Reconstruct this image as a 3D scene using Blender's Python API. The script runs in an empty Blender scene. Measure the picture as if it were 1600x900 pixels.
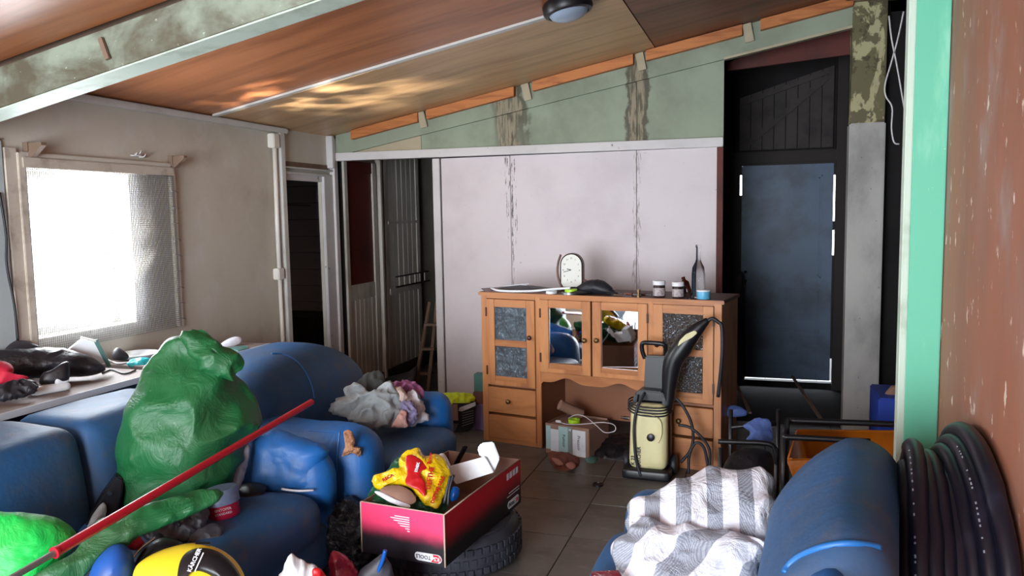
import bpy, bmesh, math, random
from math import sin, cos, tan, pi, radians, sqrt, atan2
from mathutils import Vector, Matrix, noise
from mathutils.bvhtree import BVHTree
random.seed(7)
scene = bpy.context.scene
col = scene.collection
# ------------------------------------------------------------------ camera
YAW, PITCH, ROLL, FPX = radians(18), radians(5.35), radians(-0.97), 1220.0
EYE = Vector((0, 0, 1.6))
_f = Vector((-sin(YAW)*cos(PITCH), cos(YAW)*cos(PITCH), -sin(PITCH)))
_r = Vector((cos(YAW), sin(YAW), 0)); _u = _r.cross(_f)
CR = _r*cos(ROLL) + _u*sin(ROLL); CU = -_r*sin(ROLL) + _u*cos(ROLL); CF = _f
cam = bpy.data.cameras.new('camera'); cam.sensor_width = 36; cam.lens = FPX/1600*36
cam.clip_start = 0.05; cam.clip_end = 200
co = bpy.data.objects.new('camera', cam); col.objects.link(co)
m = Matrix((CR, CU, -CF)).transposed().to_4x4(); m.translation = EYE
co.matrix_world = m
scene.camera = co
# ------------------------------------------------------------------ light, exposure
scene.view_settings.view_transform = 'Standard'; scene.view_settings.look = 'None'
scene.view_settings.gamma = 1.0; scene.view_settings.use_curve_mapping = False
scene.view_settings.exposure = .93
w = bpy.data.worlds.new('sky'); scene.world = w; w.use_nodes = True
bg = w.node_tree.nodes['Background']; bg.inputs[0].default_value = (0.86, 0.93, 1.0, 1); bg.inputs[1].default_value = 5.0
def area(name, loc, target, sx, sy, power, colr, spread=180):
    l = bpy.data.lights.new(name, 'AREA'); l.shape = 'RECTANGLE'; l.size = sx; l.size_y = sy
    l.energy = power; l.color = colr; l.spread = radians(spread)
    o = bpy.data.objects.new(name, l); col.objects.link(o); o.location = loc
    o.rotation_euler = (Vector(target)-Vector(loc)).to_track_quat('-Z', 'Y').to_euler()
    return o
# daylight entering through the glazed opening behind the camera and through the side window
area('patio_daylight', (-1.6, -1.95, 1.25), (-1.7, 3.0, 1.35), 2.3, 2.0, 140, (0.88, 0.94, 1.0))
area('window_daylight', (-3.66, 3.34, 1.45), (-1.0, 3.6, 1.6), 0.62, 0.8, 30, (0.9, 0.95, 1.0))
# sun thrown back up from outside through the window on to the plywood ceiling
def spot(name, loc, target, power, deg, blend, colr):
    l = bpy.data.lights.new(name, 'SPOT'); l.energy = power; l.spot_size = radians(deg); l.spot_blend = blend; l.color = colr
    l.shadow_soft_size = 0.02
    o = bpy.data.objects.new(name, l); col.objects.link(o); o.location = loc
    o.rotation_euler = (Vector(target)-Vector(loc)).to_track_quat('-Z', 'Y').to_euler()
    l.use_nodes = True; nt = l.node_tree; e = nt.nodes['Emission']
    tc = nt.nodes.new('ShaderNodeTexCoord'); nz = nt.nodes.new('ShaderNodeTexNoise'); nz.inputs['Scale'].default_value = 9
    mp = nt.nodes.new('ShaderNodeMapRange'); mp.inputs[1].default_value = .47; mp.inputs[2].default_value = .7; mp.inputs[4].default_value = 2.2
    nt.links.new(tc.outputs['Normal'], nz.inputs['Vector']); nt.links.new(nz.outputs[0], mp.inputs[0]); nt.links.new(mp.outputs[0], e.inputs['Strength'])
    return o

def ray(x, y): return CF + CR*((x-800)/FPX) - CU*((y-450)/FPX)
def pt(x, y, ax, v):
    """point of the line of sight through a photo pixel on the real plane axis=v"""
    d = ray(x, y); return EYE + d*((v-EYE[ax])/d[ax])
def ptp(x, y, O, N):
    d = ray(x, y); return EYE + d*((Vector(O)-EYE).dot(N)/d.dot(N))
# ------------------------------------------------------------------ materials
def C(r, g, b): return tuple((c/255/12.92 if c/255 <= .04045 else ((c/255+.055)/1.055)**2.4) for c in (r, g, b)) + (1,)
class Mat:
    def __init__(s, name, colr, rough=.6, metal=0, spec=.5):
        s.m = bpy.data.materials.new(name); s.m.use_nodes = True; s.nt = s.m.node_tree
        s.b = s.nt.nodes['Principled BSDF']; s.b.inputs['Base Color'].default_value = colr
        s.b.inputs['Roughness'].default_value = rough; s.b.inputs['Metallic'].default_value = metal
        s.b.inputs['Specular IOR Level'].default_value = spec
        s.c = None; s.base = colr; s.bump_last = None
    def n(s, t, **k):
        x = s.nt.nodes.new(t)
        for a, v in k.items(): setattr(x, a, v)
        return x
    def l(s, a, b): s.nt.links.new(a, b)
    def coords(s, scale=(1, 1, 1), rot=(0, 0, 0)):
        tc = s.n('ShaderNodeTexCoord'); mp = s.n('ShaderNodeMapping'); mp.inputs['Scale'].default_value = scale; mp.inputs['Rotation'].default_value = rot
        s.l(tc.outputs['Object'], mp.inputs[0]); return mp.outputs[0]
    def noise(s, scale, stretch=(1, 1, 1), detail=5, rough=.6, warp=0, rot=(0, 0, 0)):
        nz = s.n('ShaderNodeTexNoise'); nz.inputs['Scale'].default_value = scale; nz.inputs['Detail'].default_value = detail
        nz.inputs['Roughness'].default_value = rough; nz.inputs['Distortion'].default_value = warp
        s.l(s.coords(stretch, rot), nz.inputs['Vector']); return nz.outputs[0]
    def rng(s, src, a, b, c=0, d=1):
        r = s.n('ShaderNodeMapRange'); r.interpolation_type = 'SMOOTHSTEP'
        for i, v in zip((1, 2, 3, 4), (a, b, c, d)): r.inputs[i].default_value = v
        s.l(src, r.inputs[0]); return r.outputs[0]
    def mul(s, a, b, op='MULTIPLY'):
        x = s.n('ShaderNodeMath', operation=op)
        for i, v in enumerate((a, b)):
            if isinstance(v, (int, float)): x.inputs[i].default_value = v
            else: s.l(v, x.inputs[i])
        return x.outputs[0]
    def mix(s, fac, colr):
        x = s.n('ShaderNodeMix', data_type='RGBA'); s.l(fac, x.inputs[0])
        if s.c is None: x.inputs[6].default_value = s.base
        else: s.l(s.c, x.inputs[6])
        if hasattr(colr, 'links') or not isinstance(colr, tuple): s.l(colr, x.inputs[7])
        else: x.inputs[7].default_value = colr
        s.c = x.outputs[2]; s.l(s.c, s.b.inputs['Base Color']); return s
    def blotch(s, colr, scale=3, a=.45, b=.7, stretch=(1, 1, 1), amt=1, **k):
        return s.mix(s.rng(s.noise(scale, stretch, **k), a, b, 0, amt), colr)
    def bump(s, src, strength=.3, dist=.01):
        b = s.n('ShaderNodeBump'); b.inputs['Strength'].default_value = strength; b.inputs['Distance'].default_value = dist
        s.l(src, b.inputs['Height'])
        if s.bump_last: s.l(s.bump_last, b.inputs['Normal'])
        s.bump_last = b.outputs[0]; s.l(b.outputs[0], s.b.inputs['Normal']); return s
    def nbump(s, scale, strength=.3, dist=.01, stretch=(1, 1, 1), **k): return s.bump(s.noise(scale, stretch, **k), strength, dist)
    def axis(s, i):
        tc = s.n('ShaderNodeTexCoord'); sp = s.n('ShaderNodeSeparateXYZ'); s.l(tc.outputs['Object'], sp.inputs[0]); return sp.outputs[i]
    def drip(s, x0, wd, z0, z1, colr, ax=0, amt=1, fine=60):
        """a water stain running down around x0 between z1 (top) and z0"""
        x = s.axis(ax); z = s.axis(2)
        wob = s.mul(s.mul(s.noise(5, (1, 1, .5)), .5, 'SUBTRACT'), wd*1.4)
        d = s.mul(s.mul(s.mul(x, x0, 'SUBTRACT'), wob, 'ADD'), 0, 'ADD'); d = s.n('ShaderNodeMath', operation='ABSOLUTE'); s.l(s.nt.links[-1].from_socket, d.inputs[0])
        return s
P = {}
def plain(name, colr, rough=.6, metal=0, spec=.5, dirt=None, bump=None):
    M = Mat(name, colr, rough, metal, spec)
    if dirt: M.blotch(dirt[0], dirt[1], .45, .72, amt=dirt[2])
    if bump: M.nbump(bump[0], bump[1], bump[2])
    P[name] = M.m; return M
def stain(M, x0, wd, z0, z1, colr, ax=0, amt=1, fine=40, jag=.8, th=(.35, .6)):
    x = M.axis(ax); z = M.axis(2)
    wob = M.mul(M.mul(M.noise(7, (1, 1, .6), detail=6), .5, 'SUBTRACT'), wd*3*jag)
    dx = M.mul(M.mul(x, x0, 'SUBTRACT'), wob, 'ADD')
    ab = M.n('ShaderNodeMath', operation='ABSOLUTE'); M.l(dx, ab.inputs[0])
    side = M.rng(ab.outputs[0], wd*.75, wd, 1, 0)
    top = M.rng(z, z1-.01, z1+.01, 1, 0); bot = M.rng(z, z0-.03, z0+.12, 0, 1)
    g = M.rng(M.noise(fine, (1, 1, .12), detail=4), th[0], th[1])
    f = M.mul(M.mul(side, top), M.mul(bot, g)); M.mix(M.mul(f, amt), colr); return M

# walls
M = Mat('cream_wall', C(196, 190, 176), .75); M.blotch(C(150, 138, 118), 1.6, .45, .8, amt=.5).blotch(C(206, 204, 200), 5, .5, .7, amt=.4).nbump(300, .05, .001); M.nbump(3, .25, .02); P['cream_wall'] = M.m
M = Mat('white_panel', C(214, 205, 208), .6); M.blotch(C(190, 180, 184), 2.2, .4, .8, amt=.6).blotch(C(150, 140, 138), 30, .69, .75, amt=.6).nbump(4, .15, .02)
for x0, wd in ((-1.945, .05), (-1.90, .012), (-1.97, .012)): stain(M, x0, wd, 1.35 if wd < .02 else 1.75, 2.2, C(58, 44, 36), amt=.9, fine=120, th=(.55, .62))
stain(M, -.935, .03, 1.0, 2.2, C(120, 104, 92), amt=.75, fine=130, th=(.5, .66)); stain(M, -1.93, .009, .9, 2.2, C(40, 32, 28), amt=.9, fine=120, jag=.7, th=(.5, .58)); P['white_panel'] = M.m
M = Mat('green_gable', C(146, 156, 136), .7); M.blotch(C(108, 116, 98), 2.4, .4, .75, amt=.6)
for x0, wd in ((-1.955, .17), (-.935, .10)):
    stain(M, x0, wd, 2.0, 2.9, C(72, 62, 46), amt=.85, fine=3, th=(.3, .5)); stain(M, x0, wd*.62, 2.0, 2.9, C(150, 138, 116), amt=.9, fine=50, th=(.4, .55))
M.nbump(30, .2, .004); P['green_gable'] = M.m
plain('beige_gable', C(176, 164, 138), .7, dirt=(C(138, 124, 98), 3, .5))
plain('white_trim', C(205, 204, 200), .5, dirt=(C(168, 166, 158), 4, .5), bump=(20, .15, .004))
M = Mat('peeling_white', C(208, 204, 204), .6); M.blotch(C(110, 96, 84), 14, .66, .7, amt=.8).blotch(C(170, 168, 168), 3, .4, .8, amt=.5).nbump(14, .3, .004); P['peeling_white'] = M.m
M = Mat('plywood', C(178, 112, 72), .4, spec=.5); M.blotch(C(136, 80, 50), 2.2, .35, .75, (.35, 3, 1), warp=.8).blotch(C(176, 120, 78), 5, .5, .8, (.25, 4, 1), amt=.5).nbump(60, .06, .002, (.1, 1, 1)); P['plywood'] = M.m
M = Mat('plywood_pale', C(206, 168, 124), .4, spec=.5); M.blotch(C(176, 134, 96), 2.5, .35, .75, (.35, 3, 1), warp=.8).blotch(C(188, 156, 116), 6, .5, .8, (.25, 4, 1), amt=.6).nbump(60, .06, .002, (.1, 1, 1)); P['plywood_pale'] = M.m
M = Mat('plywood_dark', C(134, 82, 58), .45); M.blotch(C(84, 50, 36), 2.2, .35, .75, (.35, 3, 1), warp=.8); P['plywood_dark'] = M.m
M = Mat('pine', C(196, 122, 64), .6); M.blotch(C(160, 90, 44), 5, .4, .7, (.4, 4, 4), warp=1).blotch(C(100, 56, 28), 22, .72, .76); P['pine'] = M.m
M = Mat('mossy_beam', C(136, 146, 130), .75); M.blotch(C(84, 78, 62), 2.4, .38, .62, (1, 1, 1.4), warp=.4).blotch(C(190, 196, 180), 40, .66, .72, amt=.6).blotch(C(110, 116, 100), 12, .5, .7, amt=.5).nbump(30, .25, .004); P['mossy_beam'] = M.m
M = Mat('green_white_paint', C(186, 202, 188), .6); M.blotch(C(140, 150, 132), 7, .5, .75, amt=.6); P['green_white_paint'] = M.m
M = Mat('floor_vinyl', C(98, 93, 88), .42, spec=.5); M.blotch(C(66, 60, 56), 3, .4, .7, warp=.5).blotch(C(128, 126, 122), 9, .55, .75, (1, 2.5, 1), amt=.6, warp=1).blotch(C(70, 54, 44), 2, .55, .75, amt=.5).nbump(25, .12, .003); P['floor_vinyl'] = M.m
plain('floor_joint', C(46, 43, 41), .8)
M = Mat('concrete', C(176, 174, 170), .85); M.blotch(C(136, 134, 132), 3, .4, .75, (1, 1, .6)).blotch(C(60, 56, 52), 40, .68, .72, amt=.6).nbump(60, .25, .004); P['concrete'] = M.m
M = Mat('peeled_concrete', C(104, 98, 70), .85); M.blotch(C(172, 166, 128), 4.2, .5, .535, (1.6, 1, .7), warp=.7).blotch(C(70, 62, 44), 9, .55, .6, amt=.8).nbump(16, .5, .01); P['peeled_concrete'] = M.m
M = Mat('mint_paint', C(96, 180, 150), .5); M.blotch(C(150, 214, 184), 6, .55, .75, (1, 1, .3), amt=.6).blotch(C(196, 222, 204), 26, .7, .74, amt=.8).blotch(C(60, 84, 70), 50, .74, .77).nbump(10, .1, .003); P['mint_paint'] = M.m
M = Mat('brown_wall', C(146, 92, 70), .55); M.blotch(C(106, 74, 62), 2, .4, .75, (1, 1, .25)).blotch(C(138, 116, 106), 5, .5, .8, (1, 1, .35), amt=.7).blotch(C(150, 138, 134), 3, .55, .7, (1, 1, .5), amt=.6).blotch(C(222, 206, 192), 26, .63, .68, (1, 1, .4), amt=.75).nbump(15, .15, .003, (1, 1, .4)); P['brown_wall'] = M.m
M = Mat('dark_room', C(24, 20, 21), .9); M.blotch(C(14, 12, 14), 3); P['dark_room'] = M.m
plain('dark_plank', C(62, 56, 55), .8, dirt=(C(40, 36, 36), 5, .8))
plain('dark_red_board', C(96, 42, 34), .7, dirt=(C(60, 30, 26), 4, .8))
M = Mat('blue_door_paint', C(74, 96, 122), .5); M.blotch(C(52, 66, 84), 3, .4, .7); P['blue_door_paint'] = M.m
plain('dark_frame', C(30, 20, 18), .7)
plain('closet_plank', C(176, 180, 184), .8, dirt=(C(130, 132, 134), 5, .6))
M = Mat('grooved_board', C(196, 190, 180), .65); M.blotch(C(150, 142, 130), 5, .4, .75, (1, 1, .3)); P['grooved_board'] = M.m
plain('oxblood_panel', C(88, 34, 28), .5, dirt=(C(60, 24, 22), 3, .7))
plain('board_blue_white', C(176, 186, 188), .6, dirt=(C(140, 148, 150), 4, .6))
plain('old_wood', C(118, 96, 80), .7, dirt=(C(80, 62, 50), 8, .6))
plain('black_gap', C(14, 13, 13), .9)
# leather
M = Mat('blue_leather', C(20, 98, 172), .5, spec=.5); M.blotch(C(54, 78, 108), 2.2, .45, .72, amt=.7, detail=8).blotch(C(70, 92, 118), 14, .5, .75, amt=.45, detail=8).blotch(C(20, 92, 164), 3.5, .5, .8, amt=.6).blotch(C(150, 170, 190), 60, .76, .79, amt=.6).nbump(140, .12, .002); M.nbump(7, .35, .02, warp=.5); P['blue_leather'] = M.m
M = Mat('dusty_leather', C(38, 86, 134), .6, spec=.4); M.blotch(C(78, 86, 100), 1.6, .4, .7, amt=.75, detail=8).blotch(C(96, 92, 96), 11, .5, .75, amt=.5, detail=8).blotch(C(22, 84, 146), 2.4, .55, .8, amt=.6).blotch(C(170, 180, 190), 50, .76, .79, amt=.7).nbump(140, .12, .002); M.nbump(6, .3, .02); P['dusty_leather'] = M.m
plain('welt', C(30, 100, 168), .5)
plain('torn_foam', C(176, 128, 96), .95, dirt=(C(110, 60, 44), 20, .9), bump=(40, 1, .02))
def tarp(name, c1, c2, scale=130, rough=.46, trans=0):
    M = Mat(name, c1, rough, spec=.5); M.blotch(c2, 3, .4, .7, amt=.8)
    br = M.n('ShaderNodeTexBrick'); br.inputs['Scale'].default_value = scale; br.inputs['Mortar Size'].default_value = .08
    br.offset = .5; br.inputs['Color1'].default_value = (1, 1, 1, 1); br.inputs['Color2'].default_value = (.7, .7, .7, 1); br.inputs['Mortar'].default_value = (0, 0, 0, 1)
    M.l(M.coords((1, 1, 1), (radians(60), radians(20), radians(15))), br.inputs['Vector']); M.bump(br.outputs[0], .35, .002); M.nbump(8, .5, .03, detail=6, warp=1.0).blotch(C(120, 150, 124), 30, .66, .74, amt=.35)
    if trans: M.b.inputs['Transmission Weight'].default_value = 0; M.b.inputs['Subsurface Weight'].default_value = trans
    P[name] = M.m; return M
tarp('green_tarp', C(18, 92, 48), C(48, 80, 48))
tarp('green_tarp_bright', C(22, 190, 78), C(60, 150, 60), 90)
M = Mat('black_plastic', C(9, 9, 16), .16, spec=.7); M.nbump(16, 1, .04, detail=5, warp=2.5); P['black_plastic'] = M.m
# fabrics
plain('grey_cloth', C(156, 164, 166), .85, dirt=(C(118, 124, 128), 4, .7), bump=(16, .7, .02))
plain('dark_cloth', C(62, 64, 62), .9, bump=(16, .6, .02))
plain('mauve_cloth', C(158, 96, 138), .9, dirt=(C(110, 74, 98), 7, .6), bump=(16, .7, .02))
plain('lavender_cloth', C(138, 132, 168), .9, dirt=(C(104, 100, 136), 9, .7), bump=(24, .7, .02))
plain('white_cloth', C(214, 214, 222), .85, dirt=(C(168, 170, 184), 5, .6), bump=(16, .5, .02))
plain('peach_cloth', C(208, 160, 150), .85, dirt=(C(220, 190, 190), 10, .7), bump=(20, .6, .02))
plain('cream_cloth', C(206, 182, 172), .85, bump=(20, .6, .02))
for nm_, rz_ in (('striped_sack', -14), ('striped_sack_fold', 62)):
  M = Mat(nm_, C(226, 228, 238), .5)
  wv = M.n('ShaderNodeTexWave', wave_type='BANDS', bands_direction='X'); wv.inputs['Scale'].default_value = 3.1; wv.inputs['Distortion'].default_value = .6; wv.inputs['Detail'].default_value = 1
  M.l(M.coords((1, .45, 0), (0, 0, radians(rz_))), wv.inputs['Vector'])
  ck = M.n('ShaderNodeTexChecker'); ck.inputs['Scale'].default_value = 320; M.l(M.coords(), ck.inputs['Vector'])
  M.mix(M.mul(M.rng(wv.outputs['Fac'], .48, .54), M.rng(ck.outputs['Fac'], 0, 1, .45, 1)), C(104, 114, 130)); M.blotch(C(150, 158, 176), 6, .5, .75, amt=.6).nbump(9, .8, .03, warp=1); P[nm_] = M.m
plain('grey_striped', C(140, 144, 156), .8, dirt=(C(70, 76, 92), 18, .8), bump=(14, .6, .02))
plain('blue_sheet', C(70, 92, 150), .7, dirt=(C(40, 54, 104), 5, .7), bump=(14, .6, .02))
# wood, hard things
M = Mat('cabinet_wood', C(186, 124, 74), .45); M.blotch(C(152, 92, 52), 5, .4, .7, (1, 1, .2), warp=1).blotch(C(206, 150, 98), 14, .5, .8, (1, 1, .12), amt=.6).blotch(C(120, 76, 46), 3, .6, .8, amt=.5); P['cabinet_wood'] = M.m
M = Mat('cabinet_wood_across', C(180, 118, 70), .45); M.blotch(C(148, 90, 50), 5, .4, .7, (.2, 1, 1), warp=1).blotch(C(200, 146, 96), 14, .5, .8, (.12, 1, 1), amt=.6); P['cabinet_wood_across'] = M.m
plain('niche_wood', C(142, 92, 64), .6, dirt=(C(108, 72, 54), 4, .6))
plain('cabinet_top', C(98, 66, 50), .6, dirt=(C(64, 44, 36), 6, .7))
M = Mat('mirror', (.82, .86, .9, 1), .02, 1); P['mirror'] = M.m
M = Mat('pebbled_glass', (.42, .47, .5, 1), .12, .85); vo = M.n('ShaderNodeTexVoronoi'); vo.inputs['Scale'].default_value = 75; M.l(M.coords(), vo.inputs['Vector']); M.bump(vo.outputs['Distance'], 1, .02); P['pebbled_glass'] = M.m
M = Mat('wavy_glass', (.16, .2, .24, 1), .08, .7); M.nbump(18, 1, .03, warp=2); P['wavy_glass'] = M.m
plain('brass', C(120, 96, 62), .4, .8); plain('dark_knob', C(70, 34, 24), .35)
plain('chrome', C(190, 192, 196), .2, 1); plain('dull_metal', C(150, 152, 156), .4, .8)
plain('black_rubber', C(26, 27, 34), .55, dirt=(C(46, 48, 58), 5, .5), bump=(30, .2, .004))
plain('tyre_rubber', C(34, 36, 46), .6, dirt=(C(70, 72, 82), 3, .5), bump=(20, .3, .006))
plain('black_hard', C(20, 20, 25), .4); plain('dark_grey', C(52, 52, 60), .5, dirt=(C(84, 84, 92), 7, .4))
M = Mat('pipe_black', C(16, 17, 30), .4); M.blotch(C(44, 46, 64), 10, .5, .75, (1, 1, .3), amt=.5); P['pipe_black'] = M.m
plain('pipe_print', C(130, 134, 148), .6)
plain('cream_plastic', C(206, 198, 150), .5, dirt=(C(172, 164, 124), 6, .5)); plain('yellow', C(228, 206, 44), .4, dirt=(C(190, 168, 80), 5, .5))
plain('white_plastic', C(222, 226, 230), .4); plain('styrofoam', C(236, 242, 246), .8, bump=(90, .3, .003))
plain('red_paint', C(176, 26, 44), .35); plain('red_cloth', C(190, 22, 56), .7, dirt=(C(140, 20, 44), 5, .6)); plain('maroon_plastic', C(128, 24, 44), .25, bump=(9, .7, .02))
plain('blue_plastic', C(14, 84, 170), .35); plain('blue_crate', C(34, 66, 170), .5); plain('blue_dusty', C(22, 80, 160), .5, dirt=(C(66, 78, 110), 6, .9))
plain('orange_plastic', C(216, 122, 30), .35, dirt=(C(150, 78, 24), 3, .7)); plain('lime', C(196, 216, 34), .6, bump=(10, .6, .02)); plain('lime_tape', C(170, 220, 40), .4)
plain('cardboard', C(142, 108, 92), .85, dirt=(C(112, 84, 72), 4, .6)); plain('cardboard_pale', C(186, 166, 150), .85)
plain('print_white', C(212, 216, 222), .6, dirt=(C(176, 178, 184), 8, .6)); plain('print_teal', C(160, 190, 190), .6); plain('print_grey', C(120, 132, 130), .6)
plain('black_print', C(22, 22, 28), .5); plain('charcoal_sack', C(26, 26, 32), .4, dirt=(C(60, 62, 70), 7, .5), bump=(18, .6, .015))
plain('purple_carton', C(128, 118, 168), .7); plain('teal_plastic', C(40, 164, 170), .35, bump=(12, .6, .02)); plain('teal_soft', C(70, 112, 106), .6)
plain('brick_red', C(122, 68, 56), .8, dirt=(C(96, 56, 50), 9, .8), bump=(24, .6, .01)); plain('pink_cloth', C(176, 128, 118), .9)
plain('paper_ivory', C(220, 220, 212), .5); plain('frame_brown', C(104, 64, 56), .4); plain('table_top', C(124, 110, 106), .6, dirt=(C(88, 76, 74), 5, .6)); plain('table_edge', C(196, 200, 206), .5)
plain('lamp_glass', C(150, 164, 184), .25); plain('conduit_white', C(226, 222, 214), .45); plain('tin_blue', C(92, 170, 208), .4)
plain('brown_glass', C(70, 26, 16), .15); plain('white_lid', C(220, 220, 224), .4); plain('jar_label', C(170, 160, 160), .6, dirt=(C(70, 60, 70), 60, .8)); plain('chocolate', C(44, 28, 26), .3)
plain('gray_lid', C(104, 126, 160), .45, dirt=(C(140, 154, 176), 30, .5)); plain('tin_red', C(170, 22, 62), .4)
M = Mat('clear_glass', (.92, .95, .96, 1), .03); M.b.inputs['Transmission Weight'].default_value = 1; M.b.inputs['IOR'].default_value = 1.12; P['clear_glass'] = M.m
M = Mat('chip_yellow', C(232, 196, 20), .25); M.blotch(C(206, 164, 20), 7, .4, .7).nbump(9, .9, .03, warp=1, detail=6); P['chip_yellow'] = M.m
M = Mat('chip_green', C(14, 84, 52), .3); M.blotch(C(210, 220, 215), 14, .62, .66).nbump(9, .9, .03, warp=1); P['chip_green'] = M.m
plain('chip_red', C(184, 22, 30), .4)
def grad(name, ctop, cbot, z0, z1):
    M = Mat(name, cbot, .5); M.mix(M.rng(M.mul(M.axis(2), M.mul(M.noise(9), .04), 'ADD'), z0+.02, z1+.02), ctop); P[name] = M.m; return M
grad('box_pink', C(232, 62, 110), C(24, 18, 26), .07, .15); grad('box_red', C(186, 14, 38), C(16, 12, 20), .05, .17).blotch(C(60, 40, 50), 30, .7, .74, amt=.7)
plain('window_frame', C(196, 186, 172), .6, dirt=(C(130, 112, 96), 9, .6)); plain('wire', C(120, 122, 126), .5, .5)
plain('white_cable', C(206, 202, 204), .5); plain('dark_cable', C(24, 22, 24), .5)
# ------------------------------------------------------------------ mesh builder
def spl(pts, n=6, closed=False):
    pts = [Vector(p) for p in pts]; out = []; N = len(pts)
    for i in range(N if closed else N-1):
        if closed: a, b, c, d = (pts[(i+k-1) % N] for k in range(4))
        else: a = pts[max(i-1, 0)]; b = pts[i]; c = pts[i+1]; d = pts[min(i+2, N-1)]
        for k in range(n):
            t = k/n; out.append(.5*((2*b)+(c-a)*t+(2*a-5*b+4*c-d)*t*t+(3*b-a-3*c+d)*t**3))
    if not closed: out.append(pts[-1])
    return out
class B:
    def __init__(s): s.v = []; s.f = []; s.mi = []
    def add(s, vs, fs, m=0):
        k = len(s.v); s.v += [Vector(p) for p in vs]; s.f += [tuple(i+k for i in f) for f in fs]; s.mi += [m]*len(fs); return s
    def box(s, x0, x1, y0, y1, z0, z1, m=0, M=None):
        vs = [Vector((x, y, z)) for x in (x0, x1) for y in (y0, y1) for z in (z0, z1)]
        if M is not None: vs = [M @ p for p in vs]
        return s.add(vs, [(0, 1, 3, 2), (4, 6, 7, 5), (0, 4, 5, 1), (2, 3, 7, 6), (0, 2, 6, 4), (1, 5, 7, 3)], m)
    def hexa(s, b, t, m=0):   # 4 bottom points, 4 top points
        return s.add(list(b)+list(t), [(3, 2, 1, 0), (4, 5, 6, 7), (0, 1, 5, 4), (1, 2, 6, 5), (2, 3, 7, 6), (3, 0, 4, 7)], m)
    def bar(s, a, b, wd, h, m=0, up=(0, 0, 1)):
        a = Vector(a); b = Vector(b); d = (b-a).normalized(); up = Vector(up); sd = d.cross(up)
        if sd.length < 1e-4: sd = d.cross(Vector((1, 0, 0)))
        sd.normalize(); uu = sd.cross(d)
        o = [sd*x*wd/2+uu*y*h/2 for x, y in ((-1, -1), (1, -1), (1, 1), (-1, 1))]
        return s.hexa([a+q for q in o], [b+q for q in o], m)
    def tube(s, pts, r, seg=8, m=0, closed=False):
        pts = [Vector(p) for p in pts]; n = len(pts); rs = r if isinstance(r, (list, tuple)) else [r]*n
        T = []
        for i in range(n):
            a = pts[i-1] if (i or closed) else pts[0]; b = pts[(i+1) % n] if (i < n-1 or closed) else pts[-1]
            T.append((b-a).normalized())
        ref = Vector((0, 0, 1)) if abs(T[0].z) < .9 else Vector((1, 0, 0)); nn = (ref-T[0]*ref.dot(T[0])).normalized(); vs = []
        for i in range(n):
            nn = (nn-T[i]*nn.dot(T[i])).normalized(); bb = T[i].cross(nn)
            vs += [pts[i]+(nn*cos(2*pi*k/seg)+bb*sin(2*pi*k/seg))*rs[i] for k in range(seg)]
        fs = [(i*seg+k, i*seg+(k+1) % seg, (i+1) % n*seg+(k+1) % seg, (i+1) % n*seg+k) for i in range(n if closed else n-1) for k in range(seg)]
        if not closed: fs += [tuple(range(seg))[::-1], tuple((n-1)*seg+k for k in range(seg))]
        return s.add(vs, fs, m)
    def lathe(s, prof, n=24, m=0, M=None, cap=True):
        vs = [Vector((r*cos(2*pi*k/n), r*sin(2*pi*k/n), z)) for r, z in prof for k in range(n)]
        if M is not None: vs = [M @ p for p in vs]
        fs = [(i*n+k, i*n+(k+1) % n, (i+1)*n+(k+1) % n, (i+1)*n+k) for i in range(len(prof)-1) for k in range(n)]
        if cap: fs += [tuple(range(n))[::-1], tuple((len(prof)-1)*n+k for k in range(n))]
        return s.add(vs, fs, m)
    def prism(s, poly, vec, m=0):
        poly = [Vector(p) for p in poly]; vec = Vector(vec); n = len(poly)
        return s.add(poly+[p+vec for p in poly], [tuple(range(n))[::-1], tuple(range(n, 2*n))]+[(i, (i+1) % n, n+(i+1) % n, n+i) for i in range(n)], m)
    def build(s, name, mats, parent=None, smooth=False, bevel=0, world=False, weld=False):
        me = bpy.data.meshes.new(name); vs = s.v
        if parent is not None and world:
            inv = (Matrix.Translation(parent_loc(parent)) @ Matrix.Rotation(root_rot(parent), 4, 'Z')).inverted(); vs = [inv @ p for p in vs]
        me.from_pydata([tuple(p) for p in vs], [], s.f)
        mats = mats if isinstance(mats, (list, tuple)) else [mats]
        for q in mats: me.materials.append(P[q])
        me.polygons.foreach_set('material_index', s.mi)
        bm = bmesh.new(); bm.from_mesh(me)
        if weld: bmesh.ops.remove_doubles(bm, verts=bm.verts, dist=1e-5)
        bmesh.ops.recalc_face_normals(bm, faces=bm.faces)
        if bevel: bmesh.ops.bevel(bm, geom=list(bm.edges), offset=bevel, segments=2, affect='EDGES', clamp_overlap=True)
        bm.to_mesh(me); bm.free()
        if smooth:
            me.polygons.foreach_set('use_smooth', [True]*len(me.polygons))
            if smooth == 'auto' : me.set_sharp_from_angle(angle=radians(40))
        o = bpy.data.objects.new(name, me); col.objects.link(o)
        if parent is not None: o.parent = parent
        return o
    def split(s, name, mats, parent=None, smooth=False, bevel=0, world=False):
        out = []
        for k in range(0, len(s.v), 8):
            q = B(); q.v = s.v[k:k+8]; q.f = [tuple(i-k for i in f) for f in s.f[k//8*6:k//8*6+6]]; q.mi = s.mi[k//8*6:k//8*6+6]; out.append(q.build(name, mats, parent, smooth, bevel, world))
        return out
def on_mesh(o, pix, off=0):
    """points of an object's own surface, for seams and trimmings sewn on it"""
    r_ = o
    Mw = Matrix.Translation(parent_loc(o)) @ Matrix.Rotation(root_rot(o), 4, 'Z')
    t = BVHTree.FromPolygons([Mw @ v.co for v in o.data.vertices], [tuple(p.vertices) for p in o.data.polygons]); res = []
    for x, y in pix:
        d = ray(x, y).normalized(); h = t.ray_cast(EYE, d)
        if h[0] is not None: res.append(h[0]-d*off)
    return res
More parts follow.
